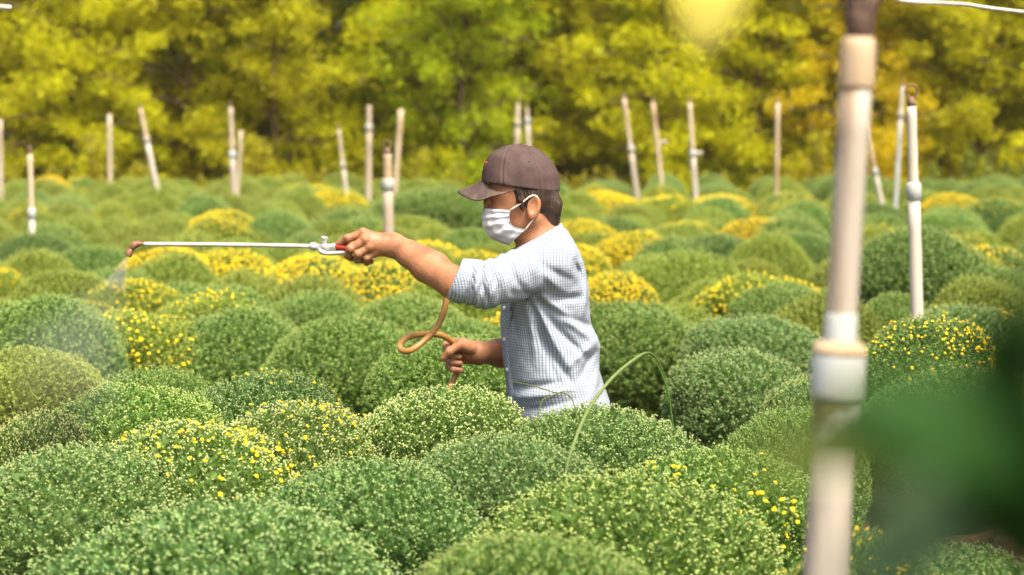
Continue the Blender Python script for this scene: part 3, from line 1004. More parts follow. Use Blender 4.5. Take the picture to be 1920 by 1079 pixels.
def uv_xz(me):
    uvl = me.uv_layers.new(name='UVMap')
    co = np.empty(len(me.vertices) * 3, np.float32); me.vertices.foreach_get('co', co); co = co.reshape(-1, 3)
    li = np.empty(len(me.loops), np.int32); me.loops.foreach_get('vertex_index', li)
    c = co[li]
    uvl.data.foreach_set('uv', np.stack([c[:, 0] * .86 + c[:, 2] * .5, c[:, 2] * .86 - c[:, 0] * .5 + c[:, 1] * .7], -1).astype(np.float32).ravel())

# --- collar
ca = Q(1004, 444)
nape, frnt = Q(1052, 418), Q(957, 470)
l_ = (frnt - nape); l_[1] = 0; half = np.linalg.norm(l_) / 2; l_ /= np.linalg.norm(l_)
n_ = np.array((l_[2], 0, -l_[0]));  n_ = n_ if n_[2] > 0 else -n_
cc = (nape + frnt) / 2
lo, hi = bbox(cc - .13, cc + .13, pad=0)
h = 0.0022
G, lo = grid_pts(lo, hi, h)
rel = G - f32(cc)
pl, pn, py_ = rel @ f32(l_), rel @ f32(n_), rel[..., 1]
dn = -pn
ra = half - .004 + .36 * np.clip(.35 + pl / .05, .1, 1) * np.clip(dn, -.01, .08)
rb = .062 + .92 * np.clip(dn, -.01, .08)
k = np.sqrt((pl / ra) ** 2 + (py_ / rb) ** 2)
sh = np.abs((k - 1) * np.minimum(ra, rb)) - .0044
lowedge = .032 + .020 * np.clip(pl / half, 0, 1) ** 2
D = smax(sh, np.maximum(-dn, dn - lowedge), .003)
D = smax(D, -(np.abs(py_) - .006 - .55 * dn) if False else -(np.hypot(pl - half - .01, py_) - .012 - .25 * np.clip(dn, 0, .1)), .004)
V, F = nets(D, lo, h)
me = mesh_np('collar', V, F, True); uv_xz(me)
put(link('collar', me, M_SHIRT, shirt), man).parent = shirt
bpy.data.objects['collar'].location = (0, 0, 0)
def to_sub(o, parent):
    o.parent = parent; o.location = (0, 0, 0); return o

# --- placket and buttons (children of the shirt; its mesh is in world coordinates)
rows = list(range(500, 870, 12))
pts = []
for r_ in rows:
    z_ = Q(1000, r_)[2]
    f_, b_, w_ = np.interp(z_, pz, pf), np.interp(z_, pz, pb), np.interp(z_, pz, pw)
    cx, ax_ = (f_ + b_) / 2, (b_ - f_) / 2
    th_ = R(16)
    u_, v_ = -(ax_ + .001) * math.cos(th_) ** (2 / 2.25), -w_ * math.sin(th_) ** (2 / 2.25)
    c, s = math.cos(R(7)), math.sin(R(7))
    pts.append((cx + u_ * c - v_ * s, YM + u_ * s + v_ * c, z_))
pts = np.array(pts)
side = np.array((-.5, -.85, 0)); side /= np.linalg.norm(side)
outw = np.array((-.85, -.5, 0)); tang = np.array((.5, -.85, 0)) / np.linalg.norm((.5, .85))
PVs = []
for p in pts:
    for a_, o_ in ((-.014, .0005), (-.013, .003), (.013, .003), (.014, .0005)):
        PVs.append(p + tang * a_ + outw * o_)
PVs = np.array(PVs)
PFq = np.array([(i * 4 + q, i * 4 + q + 1, i * 4 + q + 5, i * 4 + q + 4) for i in range(len(pts) - 1) for q in range(3)])
me = mesh_np('placket', PVs, PFq, True); uv_xz(me)
to_sub(link('placket', me, M_SHIRT), shirt)
for r_ in (516, 574, 632, 688, 742, 800):
    p = np.array([np.interp(Q(1000, r_)[2], pts[::-1, 2], pts[::-1, q]) for q in range(3)]) + outw * .004
    V, F = tube([p, p + outw * .003], [.0058, .005], 10)
    to_sub(link('button', mesh_np('button', V, F, True), M_WHITEPL), shirt)

# --- hair
lo, hi = bbox(Q(955, 320, -.1), Q(1065, 430, .1), pad=.01)
h = .0022
G, lo = grid_pts(lo, hi, h)
d = ell(G, Q(1004, 364), (.057, .0795, .075))
d = smin(d, cone(G, Q(1032, 385, -.03), Q(1034, 412, -.025), .030, .022), .02)
d = smin(d, cone(G, Q(1032, 385, .03), Q(1034, 412, .025), .030, .022), .02)
for s in (-1, 1):
    d = smin(d, chain(G, [Q(972, 352, s * .070), Q(976, 375, s * .071), Q(980, 393, s * .068)], [.012, .008, .004], .01), .01)
    d = smin(d, ell(G, Q(984, 360, s * .063), (.032, .0135, .020)), .008)
    d = smax(d, -ell(G, Q(1002, 392, s * .085), (.018, .026, .030)), .004)
an = np.arctan2(G[..., 1] - YM, G[..., 0] - Q(1000, 380)[0])
d = d + .0011 * np.sin(an * 62 + 3 * np.sin(G[..., 2] * 60)) + .0014 * gnoise(G, 120, 3)
d = smax(d, G[..., 2] - Q(1000, 345)[2], .004)
cut = (Q(990, 405)[2] - .0) - .45 * (G[..., 0] - Q(990, 405)[0])
d = smax(d, cut - .008 - G[..., 2] + .004 * np.sin(an * 30), .005)
V, F = nets(d, lo, h)
put(link('hair', mesh_np('hair', V, F, True), M_HAIR), man)

# --- cap
cap = thing('cap', 'x', 'x'); del cap['label']; del cap['category']
cap.parent = man; cap.location = (0, 0, 0)
cpos = Vector(man.location)
def capput(o):
    o.parent = cap; o.location = -cpos; return o
cc = Q(977, 351)
lo, hi = bbox(Q(890, 262, -.1), Q(1062, 368, .1), pad=.01)
h = .0021
G, lo = grid_pts(lo, hi, h)
rel = G - f32(cc)
fx = rel[..., 0]; fz = rel[..., 2]; fy = rel[..., 1]
skew = fx + .10 * np.clip(fz, 0, 1)
k = (np.abs(skew / .0975) ** 2.3 + np.abs(fy / .086) ** 2.3 + np.abs(fz / .1065) ** 2.3) ** (1 / 2.3)
d = (k - 1) * .086
az = np.arctan2(fy, skew); rr = np.hypot(fy, skew)
for a_ in (0, 60, 120, 180, 240, 300):
    dl = np.abs((az - R(a_) + math.pi) % (2 * math.pi) - math.pi) * rr
    d = d + .0016 * np.exp(-(dl / .0022) ** 2) - .0010 * np.exp(-((dl - .0055) / .003) ** 2)
d = d + .0030 * gnoise(G, 34, 9) + .0010 * gnoise(G, 110, 10) + .002 * np.exp(-((fz - .012 - .15 * fx) / .006) ** 2) * np.clip((-fx - .01) / .04, 0, 1)
base = Q(977, 349)[2] - (Q(1048, 359)[2] - Q(903, 340)[2]) / (Q(1048, 359)[0] - Q(903, 340)[0]) * 0
slope = (Q(1048, 359)[2] - Q(903, 340)[2]) / (Q(1048, 359)[0] - Q(903, 340)[0])
basez = Q(977, 350)[2] + slope * (G[..., 0] - Q(977, 350)[0])
d = smax(d, basez - G[..., 2], .003)
inner = (k - 1) * .086 + .006
d = smax(d, -inner, .001)
V, F = nets(d, lo, h)
capput(link('crown', mesh_np('crown', V, F, True), M_CAP))
# brim
nl, nf = 40, 14
BVt, BVb = [], []
for i_ in range(nl + 1):
    l = .0857 * math.sin(R(-86 + 172 * i_ / nl))
    fin = .0975 * max(0.0, 1 - abs(l / .086) ** 2.3) ** (1 / 2.3) - .006
    ext = .070 * max(0.0, 1 - (l / .0858) ** 2) ** .5
    for j_ in range(nf + 1):
        f = fin + ext * j_ / nf
        g_ = f / .0975
        xw = cc[0] - f
        zc = Q(977, 350)[2] + slope * (xw - Q(977, 350)[0])
        z_ = zc + .004 - max(0, f - .075) * .42 - 7.5 * l * l * min(1.15, max(0, g_) * 1.0) + .010 * max(0, 1 - abs(l) / .07) * (1 - j_ / nf) ** 1.5
        BVt.append((xw, YM + l, z_)); BVb.append((xw, YM + l, z_ - .003))
nv = len(BVt); w_ = nf + 1
top = [(i * w_ + j, (i + 1) * w_ + j, (i + 1) * w_ + j + 1, i * w_ + j + 1) for i in range(nl) for j in range(nf)]
bot = [tuple(nv + q for q in f[::-1]) for f in top]
edge = [i * w_ + nf for i in range(nl + 1)]
rim = [(edge[i], edge[i + 1], nv + edge[i + 1], nv + edge[i]) for i in range(nl)]
capput(link('brim', mesh_np('brim', np.array(BVt + BVb), np.array(top + bot + rim), True), M_BRIM))
p = Q(977, 272.5)
V, F = tube([p + (0, 0, -.004), p + (0, 0, .002), p + (0, 0, .004)], [.009, .008, .003], 12)
capput(link('top_button', mesh_np('top_button', V, F, True), M_CAP))
M_RED = noise_mat('red_tag', (0.45, 0.04, 0.02), (0.55, 0.06, 0.03), 30, 0.7)
V, F = tube([Q(913, 304, -.024), Q(909.5, 308, -.022)], [.0028, .0028], 6)
capput(link('tag', mesh_np('tag', V, F), M_RED))
for e_ in ((991, 303), (1029, 298)):
    # eyelets on the side panels: find the surface along the view direction
    pr = Q(*e_) - cc
    sk = pr[0] + .10 * max(pr[2], 0)
    rest = max(0.0, 1 - abs(sk / .0975) ** 2.3 - abs(pr[2] / .1065) ** 2.3)
    yv = .086 * rest ** (1 / 2.3)
    p = np.array((Q(*e_)[0], YM - yv, Q(*e_)[2]))
    nn = np.array((pr[0] * .7, -yv, pr[2] * .7)); nn /= np.linalg.norm(nn)
    V, F = tube([p - nn * .003, p + nn * .0016], [.0034, .0030], 10)
    capput(link('eyelet', mesh_np('eyelet', V, F), M_DARK))

# --- mask: pleated sheet bowed round the face
rowsM = [(391, 909, 394, 957), (398, 905.5, 399, 956), (405, 904, 403, 955), (412, 904, 408, 955.5), (420, 904.5, 412, 956), (430, 908, 418, 957), (440, 914, 424, 961), (449, 926, 427, 968), (456, 941, 429, 978), (459.5, 955, 430, 986)]
dense = smooth_curve([np.array(r_ + (0,), float) for r_ in rowsM], 5)
MV, npts = [], 37
for i_, (fy_, fx_, ey_, ex_, *_) in enumerate(dense):
    v_ = i_ / (len(dense) - 1)
    for j_ in range(npts):
        a_ = -math.pi / 2 + math.pi * j_ / (npts - 1)
        ca_, sa_ = math.cos(a_), math.sin(a_)
        e = 1.7
        cf = abs(ca_) ** (2 / 2.2); sf = math.copysign(abs(sa_) ** (2 / 2.2), sa_)
        w_ = .0725 - .006 * v_
        pxx = ex_ + (fx_ - ex_) * cf
        pyy = ey_ + (fy_ - ey_) * cf
        pleat = .0021 * math.sin(v_ * math.pi * 9) * (0.25 + abs(sa_) * cf * 1.5) + .0012 * math.sin(j_ * 1.1 + v_ * 7)
        p = Q(pxx, pyy, w_ * sf)
        p = p + np.array((-ca_, sa_, -.3)) * pleat
        MV.append(p)
MV = np.array(MV)
nr = len(dense)
# nose ridge already in the profile; thickness
inn = MV.copy(); cen = Q(965, 420); inn += (cen - MV) / np.linalg.norm(MV - cen, axis=1)[:, None] * .002
fq = [(i * npts + j, i * npts + j + 1, (i + 1) * npts + j + 1, (i + 1) * npts + j) for i in range(nr - 1) for j in range(npts - 1)]
fb = [tuple(len(MV) + q for q in f[::-1]) for f in fq]
bd = [j for j in range(npts)] + [i * npts + npts - 1 for i in range(1, nr)] + [(nr - 1) * npts + j for j in range(npts - 2, -1, -1)] + [i * npts for i in range(nr - 2, 0, -1)]
rm = [(bd[i], bd[(i + 1) % len(bd)], len(MV) + bd[(i + 1) % len(bd)], len(MV) + bd[i]) for i in range(len(bd))]
mask = put(link('face_mask', mesh_np('face_mask', np.concatenate([MV, inn]), np.array(fq + fb + rm), True), M_MASK), man)
for s in (-1, 1):
    pts = smooth_curve([Q(957, 394, s * .0705), Q(978, 381, s * .0765), Q(994, 369, s * .080), Q(1005, 368, s * .079), Q(1012, 380, s * .075), Q(1008, 398, s * .074), Q(999, 412, s * .073), Q(985, 431, s * .0655)], 6)
    o = tube_obj('ear_loop', pts, .0021, M_LOOP, None, 8)
    to_sub(o, mask)

# ------------------------------------------------------------------ spray lance and hose
M_ROD = noise_mat('painted_rod', (0.48, 0.45, 0.36), (0.58, 0.55, 0.47), 14, 0.35, 0.05, spec=0.5)
M_BRASS = noise_mat('old_brass', (0.20, 0.095, 0.05), (0.36, 0.20, 0.12), 60, 0.45, 0.2, metallic=0.5)
M_CHROME = noise_mat('plated_valve', (0.52, 0.52, 0.50), (0.62, 0.62, 0.60), 40, 0.3, 0.08, metallic=0.35, spec=0.6)
M_REDPL = noise_mat('red_plastic', (0.42, 0.03, 0.02), (0.55, 0.05, 0.03), 25, 0.4)
M_HOSE = noise_mat('orange_hose', (0.30, 0.14, 0.030), (0.42, 0.22, 0.06), 18, 0.38, 0.08, spec=0.5)
lance = thing('spray_lance', 'long cream spray lance with brass nozzle held out level by the man', 'spray lance', tuple(Q(610, 470, HD)))
L = lambda px, py, dd=0.0: Q(px, py, HD + dd)
tube_obj('rod', smooth_curve([L(262, 458), L(340, 458.3), L(430, 459.2), L(510, 460.5), L(582, 462)], 4), .0054, M_ROD, lance, 14)
o = tube_obj('nozzle_elbow', smooth_curve([L(270, 458), L(258, 457.5), L(251, 461), L(247, 467)], 5), [.0056] * 4 + [.0088] * 3 + [.0094] * 4 + [.0085] * 3 + [.0066] * 2, M_BRASS, lance, 14)
tube_obj('nozzle', [L(248.5, 464), L(246, 468), L(245, 470), L(242.5, 474), L(240.5, 477.5), L(239.5, 479)], [.0060, .0060, .0085, .0090, .0112, .0100], M_BRASS, lance, 14)
tube_obj('rod_nut', [L(580, 462), L(583, 462), L(590, 462.5), L(593, 462.6), L(599, 463)], [.0060, .0095, .0105, .0080, .0072], M_CHROME, lance, 8, False)
tube_obj('valve_body', [L(597, 463), L(604, 463.5), L(604.5, 463.5), L(612, 463.5), L(612.5, 463.5), L(623, 463), L(624, 463), L(630, 463)], [.0075, .0080, .0105, .0105, .0082, .0078, .0098, .0092], M_CHROME, lance, 14)
tube_obj('valve_stem', [L(607, 478), L(607, 474), L(607.5, 464), L(608, 452), L(608, 449), L(608, 447), L(608.5, 444)], [.0060, .0075, .0072, .0064, .0078, .0088, .0080], M_CHROME, lance, 14)
tube_obj('hand_guard', smooth_curve([L(598, 466, -.004), L(601, 471, -.005), L(610, 475, -.005), L(628, 475, -.005), L(646, 473, -.005)], 5), [.0050] * 5 + [.0068] * 5 + [.0055] * 11, M_CHROME, lance, 12)
tube_obj('trigger_lever', smooth_curve([L(626, 462, -.004), L(640, 464, -.006), L(655, 466, -.006), L(672, 466, 0)], 4), [.0048, .0054, .0060, .0066] + [.0075] * 9, M_REDPL, lance, 12)
tube_obj('grip', [L(630, 463, .006), L(660, 464, .008), L(722, 466, .012)], [.0085, .0095, .0105], M_DARK, lance, 12)

hp_pts = [L(722, 466, .012), L(748, 478, .03), L(790, 500, .03), L(822, 524, .02), L(836, 552, .0), L(833, 582, -.01), L(820, 612, -.03), L(798, 637, -.06), L(771, 657, -.08), L(755, 658, -.06), L(750, 647, -.02),
          L(764, 633, .03), L(792, 627, .07), L(818, 627, .10), L(838, 634, .125), L(852, 648, .145), L(858, 664, .152), L(859, 682, .155), L(855, 702, .16), L(846, 722, .15), L(838, 760, .10), L(842, 840, .12), Q(900, 1000, .10), Q(990, 1180, .16), Q(1060, 1330, .10), Q(1250, 1350, .10), Q(1500, 1345, .12)]
hose = tube_obj('hose', smooth_curve(hp_pts, 7), .0078, M_HOSE, None, 14)
tag(hose, 'orange rubber hose looping once between the two hands of the man', 'hose')

# ------------------------------------------------------------------ posts
M_PVC = noise_mat('white_pipe', (0.34, 0.26, 0.17), (0.50, 0.46, 0.38), 7, 0.5, 0.1, stretch=(1, 1, .25), lo=.25, hi=.6)
M_PVCB = noise_mat('bluish_pipe', (0.36, 0.29, 0.19), (0.42, 0.47, 0.45), 6, 0.45, 0.1, lo=.35, hi=.6)
M_BAMBOO = noise_mat('bamboo', (0.34, 0.23, 0.12), (0.56, 0.46, 0.31), 9, 0.6, 0.15, stretch=(1, 1, .3))
M_TIMBER = noise_mat('weathered_wood', (0.36, 0.28, 0.18), (0.54, 0.46, 0.34), 9, 0.8, 0.3, stretch=(1, 1, .2))
M_IRON = noise_mat('rusty_iron', (0.08, 0.05, 0.035), (0.22, 0.14, 0.09), 40, 0.7, 0.3)

def post(xt, yt, xb, yb, y, r, label, split=None, ring=False, fitting=None, lower=None, upper=None, stub=True, cat='post', group='posts standing in the field'):
    """a stake: lower pipe, collar and thinner upper pole; 'split' = photo row of the collar"""
    top, bot = pix(xt, yt, y), pix(xb, yb, y)
    if y > 18: r = r * .74
    dirv = (bot - top) / (top[2] - bot[2])
    base = top + dirv * (top[2] + 0.05)
    root = thing('field_post', label, cat, tuple(base * np.array((1, 1, 0))), group)
    lower = lower or M_PVC; upper = upper or M_BAMBOO
    def at(row):
        t = (row - yt) / (yb - yt)
        return top + (bot - top) * t
    if split:
        c = at(split)
        u = (top - base) / np.linalg.norm(top - base)
        n = 9
        V, F = tube([base + (c - base) * q / n for q in range(n + 1)], [r * (1 + .03 * math.sin(q * 2.1)) for q in range(n + 1)], 14)
        put(link('lower_pipe', mesh_np('lower_pipe', V, F, True), lower), root)
        V, F = tube([c - u * .035, c - u * .033, c + u * .022, c + u * .03], [r * 1.03, r * 1.2, r * 1.2, r * .92], 14)
        put(link('collar', mesh_np('collar', V, F), M_PVCB), root)
        V, F = tube([c + (top - c) * q / n for q in range(n + 1)], [r * .80 * (1 + .05 * math.sin(q * 1.9 + xt)) for q in range(n + 1)], 12)
        put(link('upper_pole', mesh_np('upper_pole', V, F, True), upper), root)
    else:
        n = 12
        V, F = tube([base + (top - base) * q / n for q in range(n + 1)], [r * (1 + .06 * math.sin(q * 1.7 + xt)) for q in range(n + 1)], 12)
        put(link('pole', mesh_np('pole', V, F, True), upper), root)
        u = (top - base) / np.linalg.norm(top - base)
    if stub:
        V, F = tube([top - u * .03, top + u * .02, top + u * .05], [r * .55, r * .5, r * .3], 10)
        put(link('top_stub', mesh_np('top_stub', V, F), M_IRON), root)
    if ring:
        V, F = tube([top, top + u * .02, top + u * .035], [r * .7, r * .62, r * .3], 10)
        put(link('ferrule', mesh_np('ferrule', V, F), M_IRON), root)
        c = top + u * .055
        a_ = np.linspace(0, 2 * math.pi, 24)
        ringp = np.stack([c[0] + .021 * np.cos(a_), c[1] + 0 * a_, c[2] + .024 * np.sin(a_)], -1)
        V, F = tube(ringp, .0042, 8, False)
        put(link('ring', mesh_np('ring', V, F, True), M_IRON), root)
    if fitting:
        fx_, fy_ = fitting
        p = pix(fx_, fy_, y); q_ = at(fy_)
        d_ = (p - q_)
        V, F = tube([q_, q_ + d_ * .45, q_ + d_ * .5, q_ + d_ * 1.5], [r * .5, r * .5, r * .8, r * .75], 12)
        put(link('side_fitting', mesh_np('side_fitting', V, F), M_PVC), root)
    return root

post(56, 290, 60, 430, 14.2, .021, 'short tan stake with a white foot among the mounds at far left', split=400)
post(263, 205, 290, 335, 21.5, .034, 'post leaning left, with pale lower half, left of the far field edge', split=262)
post(432, 202, 437, 330, 22.0, .036, 'pale upright post with a leaning prop beside it, left part of the field edge', split=290, upper=M_TIMBER)
post(452, 245, 447, 330, 22.3, .024, 'short prop leaning on the pale upright post', upper=M_TIMBER, stub=False)
post(205, 215, 206, 300, 25.5, .030, 'brown weathered stake standing in the tree shade at left', upper=M_TIMBER, stub=False)
post(635, 243, 646, 338, 21.0, .026, 'thin leaning stake left of the pair of far posts above the raised hand', split=310)
post(692, 198, 691, 328, 22.5, .038, 'straight weathered post left of the ringed post', split=240, upper=M_TIMBER, lower=M_TIMBER, stub=False)
post(752, 205, 744, 310, 23.5, .036, 'tan bamboo post leaning right behind the ringed post', stub=False)
post(726, 290, 729, 440, 13.2, .029, 'white stake with an iron ring on top behind the raised hand', split=345, ring=True, stub=False)
post(971, 196, 969, 300, 23.0, .034, 'left one of the two posts rising above the cap', split=232)
post(988, 204, 992, 300, 23.3, .030, 'right one of the two posts rising above the cap', split=226, upper=M_TIMBER)
post(1170, 185, 1190, 335, 21.5, .034, 'leaning post nearest the back of the cap', split=280)
post(1224, 192, 1236, 305, 23.5, .030, 'far post with a white side fitting right of the cap', fitting=(1245, 267))
post(1293, 194, 1302, 335, 21.5, .034, 'far post with a low pipe fitting between the fitted post and the thin one', split=288, fitting=(1311, 288))
post(1458, 194, 1456, 335, 22.0, .028, 'thin upright far post left of the near pole', upper=M_BAMBOO)
post(1622, 228, 1649, 362, 19.0, .026, 'bamboo stake leaning left just right of the near pole', split=322)
post(1692, 163, 1681, 350, 19.0, .026, 'slim pale pole leaning right beside the ringed post', split=215, lower=M_PVCB, upper=M_PVC)
post(1709, 200, 1719, 572, 8.9, .0235, 'tall white pipe post with an iron ring on top at right', split=357, ring=True, stub=False, upper=M_PVC)
post(0, 225, 1, 318, 22.0, .028, 'post cut by the left frame edge before the trees', upper=M_TIMBER, stub=False)

# the near, out-of-focus pole
M_NEARPIPE = noise_mat('weathered_pipe', (0.24, 0.15, 0.07), (0.40, 0.36, 0.29), 24, 0.55, 0.2, stretch=(1, 1, .10), lo=.32, hi=.50)
YP = 2.9
def PP(py, frac=0.0):
    x = 1611 + (1547 - 1611) * (py - 60) / (1079 - 60)
    return pix(x, py, YP)
pole_base = PP(1079) + (PP(1079) - PP(600)) / (PP(600)[2] - PP(1079)[2]) * (PP(1079)[2] + .05)
near = thing('irrigation_pole', 'blurred cream pipe pole with bluish couplings at right foreground', 'pole', tuple(pole_base * np.array((1, 1, 0))))
ppm = FPX / YP
def section(name, rows_r, mat, seg=20, smooth=True):
    V, F = tube([PP(r_) for r_, _ in rows_r], [w / 2 / ppm for _, w in rows_r], seg)
    return put(link(name, mesh_np(name, V, F, smooth), mat), near)
V, F = tube([pole_base, PP(1079), PP(950), PP(820)], [45 / ppm, 42 / ppm, 41 / ppm, 41 / ppm], 20)
put(link('lower_pipe', mesh_np('lower_pipe', V, F, True), M_NEARPIPE), near)
M_PEEL = noise_mat('peeling_grey_paint', (0.16, 0.11, 0.05), (0.52, 0.50, 0.44), 14, 0.7, 0.4, lo=.42, hi=.52)
section('peeling_sleeve', [(835, 86), (830, 88), (748, 90), (742, 88)], M_PEEL)
section('wide_coupling', [(748, 92), (742, 101), (735, 103), (665, 103), (655, 98), (648, 80)], M_PVCB)
section('coupling_rim', [(664, 104), (658, 104), (644, 92), (640, 70)], M_BAMBOO)
section('narrow_coupling', [(645, 64), (640, 64), (592, 62), (588, 58)], M_PVCB)
section('upper_pipe', [(600, 58), (590, 58), (400, 58), (250, 59), (150, 60)], M_NEARPIPE)
section('bamboo_end', [(165, 66), (160, 68), (110, 68), (85, 66), (70, 56)], M_BAMBOO)
section('dark_binding', [(74, 46), (70, 52), (40, 54), (10, 58), (-30, 64), (-60, 58)], M_IRON)

M_WIRE = noise_mat('pale_wire', (0.52, 0.46, 0.36), (0.70, 0.64, 0.54), 30, 0.4, spec=0.5)
wire = tube_obj('overhead_wire', smooth_curve([PP(-40), pix(1655, -12, 4.5), pix(1700, 3, 4.7), pix(1760, 6, 4.9), pix(1812, 9, 5.1), pix(1850, 15, 5.2), pix(1930, 24, 5.4), pix(2050, 34, 5.8), pix(2500, 60, 7)], 5), .0045, M_WIRE, None, 8)
tag(wire, 'pale wire running to the right from the top of the near pole', 'wire')
wire2 = tube_obj('loose_wire', smooth_curve([pix(-200, 8, 9), pix(-60, 10, 8.9), pix(8, 14, 8.8), pix(20, 15, 8.8)], 5), .009, M_WIRE, None, 8)
tag(wire2, 'stub of pale cable in the upper left corner', 'cable')

# ------------------------------------------------------------------ long grass blades
M_GRASS = leaf_mat('grass_blade', 0.4, 0.05)
def blade(name, pts, w, colr, label, ydir=(0, 0, 1)):
    C = smooth_curve(pts, 8)
    T = np.gradient(C, axis=0); T /= np.linalg.norm(T, axis=1)[:, None]
    side = np.cross(T, np.array((0.15, 1.0, 0.1))); side /= np.linalg.norm(side, axis=1)[:, None]
    back = np.cross(side, T)
    n = len(C)
    tt = np.linspace(0, 1, n)
    wd = w * np.minimum(1, (1 - tt) * 3.2 + .03) * np.minimum(1, .7 + tt)
    V = np.concatenate([C - side * wd[:, None], C + back * wd[:, None] * .35, C + side * wd[:, None], C + back * wd[:, None] * .35 + back * .0006])
    q = np.arange(n - 1)
    F = np.concatenate([np.stack([q + a * n, q + b * n, q + b * n + 1, q + a * n + 1], -1) for a, b in ((0, 1), (1, 2), (2, 3), (3, 0))])
    o = link(name, mesh_np(name, V, F, True), M_GRASS)
    o.color = (*colr, 1)
    tag(o, label, 'grass blade', 'long grass blades among the mounds')
    return o
blade('grass_blade', [pix(1050, 1000, 5.05), pix(1060, 890, 5.08), pix(1075, 835, 5.1), pix(1100, 775, 5.15), pix(1140, 718, 5.2), pix(1185, 678, 5.25), pix(1218, 663, 5.3), pix(1240, 690, 5.32), pix(1256, 745, 5.34)], .0038, (0.22, 0.31, 0.11), 'long arching grass blade bending over right behind the man')
blade('grass_blade', [pix(1085, 800, 5.45), pix(1070, 745, 5.45), pix(1035, 735, 5.45), pix(1000, 724, 5.45), pix(940, 711, 5.45)], .0016, (0.26, 0.32, 0.09), 'thin pale grass blade crossing the front of the shirt')
blade('grass_blade', [pix(1005, 800, 5.43), pix(1015, 755, 5.43), pix(1030, 745, 5.43), pix(1060, 734, 5.43), pix(1100, 738, 5.43)], .0014, (0.24, 0.31, 0.10), 'short thin grass blade low on the shirt, pointing right')
blade('grass_blade', [pix(1262, 800, 5.55), pix(1254, 745, 5.55), pix(1240, 700, 5.55), pix(1222, 668, 5.55)], .0022, (0.10, 0.24, 0.03), 'slim dark grass blade under the bend of the long one')

# ------------------------------------------------------------------ foreground leaves close to the lens
M_FG = leaf_mat('broad_leaf', 0.12, 0.05, rough=0.65, spec=0.15)
def big_leaf(center, along, normal, length, width, colr, parent, name='leaf'):
    along = np.asarray(along, float); along /= np.linalg.norm(along)
    normal = np.asarray(normal, float); normal -= along * (normal @ along); normal /= np.linalg.norm(normal)
    s = np.cross(along, normal)
    n = 14
    V = []
    for i_ in range(n + 1):
        t = i_ / n
        w = width * .5 * math.sin(math.pi * min(1, t ** .75)) ** .8 if 0 < t < 1 else 0.0005
        for a_ in (-1, -.5, 0, .5, 1):
            V.append(np.asarray(center) + along * length * (t - .5) + s * w * a_ + normal * (.12 * w * abs(a_) - .25 * length * (t - .5) ** 2))
    V = np.array(V); V2 = V - normal * .0006
    q = [(i * 5 + j, i * 5 + j + 1, (i + 1) * 5 + j + 1, (i + 1) * 5 + j) for i in range(n) for j in range(4)]
    b = [tuple(len(V) + k for k in f[::-1]) for f in q]
    o = link(name, mesh_np(name, np.concatenate([V, V2]), np.array(q + b), True), M_FG)
    o.color = (*colr, 1)
    return put(o, parent)
FS = 0.66
def pfg(px, py, d): return pix(px, py, d * FS)
fgb = pfg(2020, 1079, 1.05)
fg = thing('leafy_plant', 'dark green leaves out of focus close to the camera at lower right', 'plant', (float(fgb[0]), 1.05 * FS, 0))
tube_obj('stem', smooth_curve([np.array((fgb[0] + .02, 1.05 * FS, -.02)), np.array((fgb[0] + .01, 1.05 * FS, .7)), pfg(2010, 1000, 1.05), pfg(1960, 700, 1.05), pfg(1930, 520, 1.05)], 6), .004, M_TREELEAF, fg).color = (0.06, 0.12, 0.02, 1)
DG = (0.011, 0.048, 0.003)
big_leaf(pfg(1570, 845, .95), (-1, 0, -.08), (0, -.62, 1), .085 * FS, .040 * FS, (0.05, 0.075, 0.01), fg)
big_leaf(pfg(1720, 1000, 1.0), (-.75, 0, -.6), (-.1, -1, .55), .085 * FS, .042 * FS, (0.09, 0.17, 0.08), fg)
big_leaf(pfg(1755, 795, .95), (-.8, 0, .22), (0, -.75, 1), .090 * FS, .060 * FS, DG, fg)
big_leaf(pfg(1895, 740, 1.0), (-.2, 0, 1), (-.8, -.5, .1), .09 * FS, .05 * FS, DG, fg)
big_leaf(pfg(1905, 930, .98), (.1, 0, -1), (-.6, -.6, .3), .085 * FS, .06 * FS, DG, fg)
for px_, py_, dp_, ln_ in ((2210, 400, 1.0, .13), (2290, 310, .92, .13), (2230, 520, .85, .12), (2330, 450, 1.0, .14), (2190, 590, 1.05, .10), (2280, 620, .9, .12), (2215, 280, .95, .12)):  # unseen leaves added out of view, to cast shade on the visible ones
    big_leaf(pfg(px_, py_, dp_), (-.75, -.3, -.15), (.2, -.25, 1), ln_ * FS, ln_ * .62 * FS, DG, fg)
for a_, b_ in (((1975, 790), (1830, 780)), ((2005, 960), (1790, 900)), ((1990, 860), (1650, 838)), ((1950, 640), (1915, 820))):
    tube_obj('leaf_stalk', [pfg(*a_, 1.04), pfg(*b_, 1.0)], .0016, M_TREELEAF, fg, 6).color = (0.06, 0.12, 0.02, 1)

tw = pix(1330, -160, 1.2)
twig = thing('overhanging_twig', 'out-of-focus yellow leaf hanging into the top edge right of centre', 'twig', tuple(tw))
tube_obj('twig_stem', smooth_curve([pix(1500, -700, 1.7), pix(1420, -400, 1.6), pix(1340, -160, 1.2), pix(1325, -70, 1.1)], 5), .002, M_BARK, twig, 6)
big_leaf(pix(1325, 10, 1.1), (-.1, 0, -1), (.35, -.6, .6), .042, .034, (0.50, 0.46, 0.09), twig)

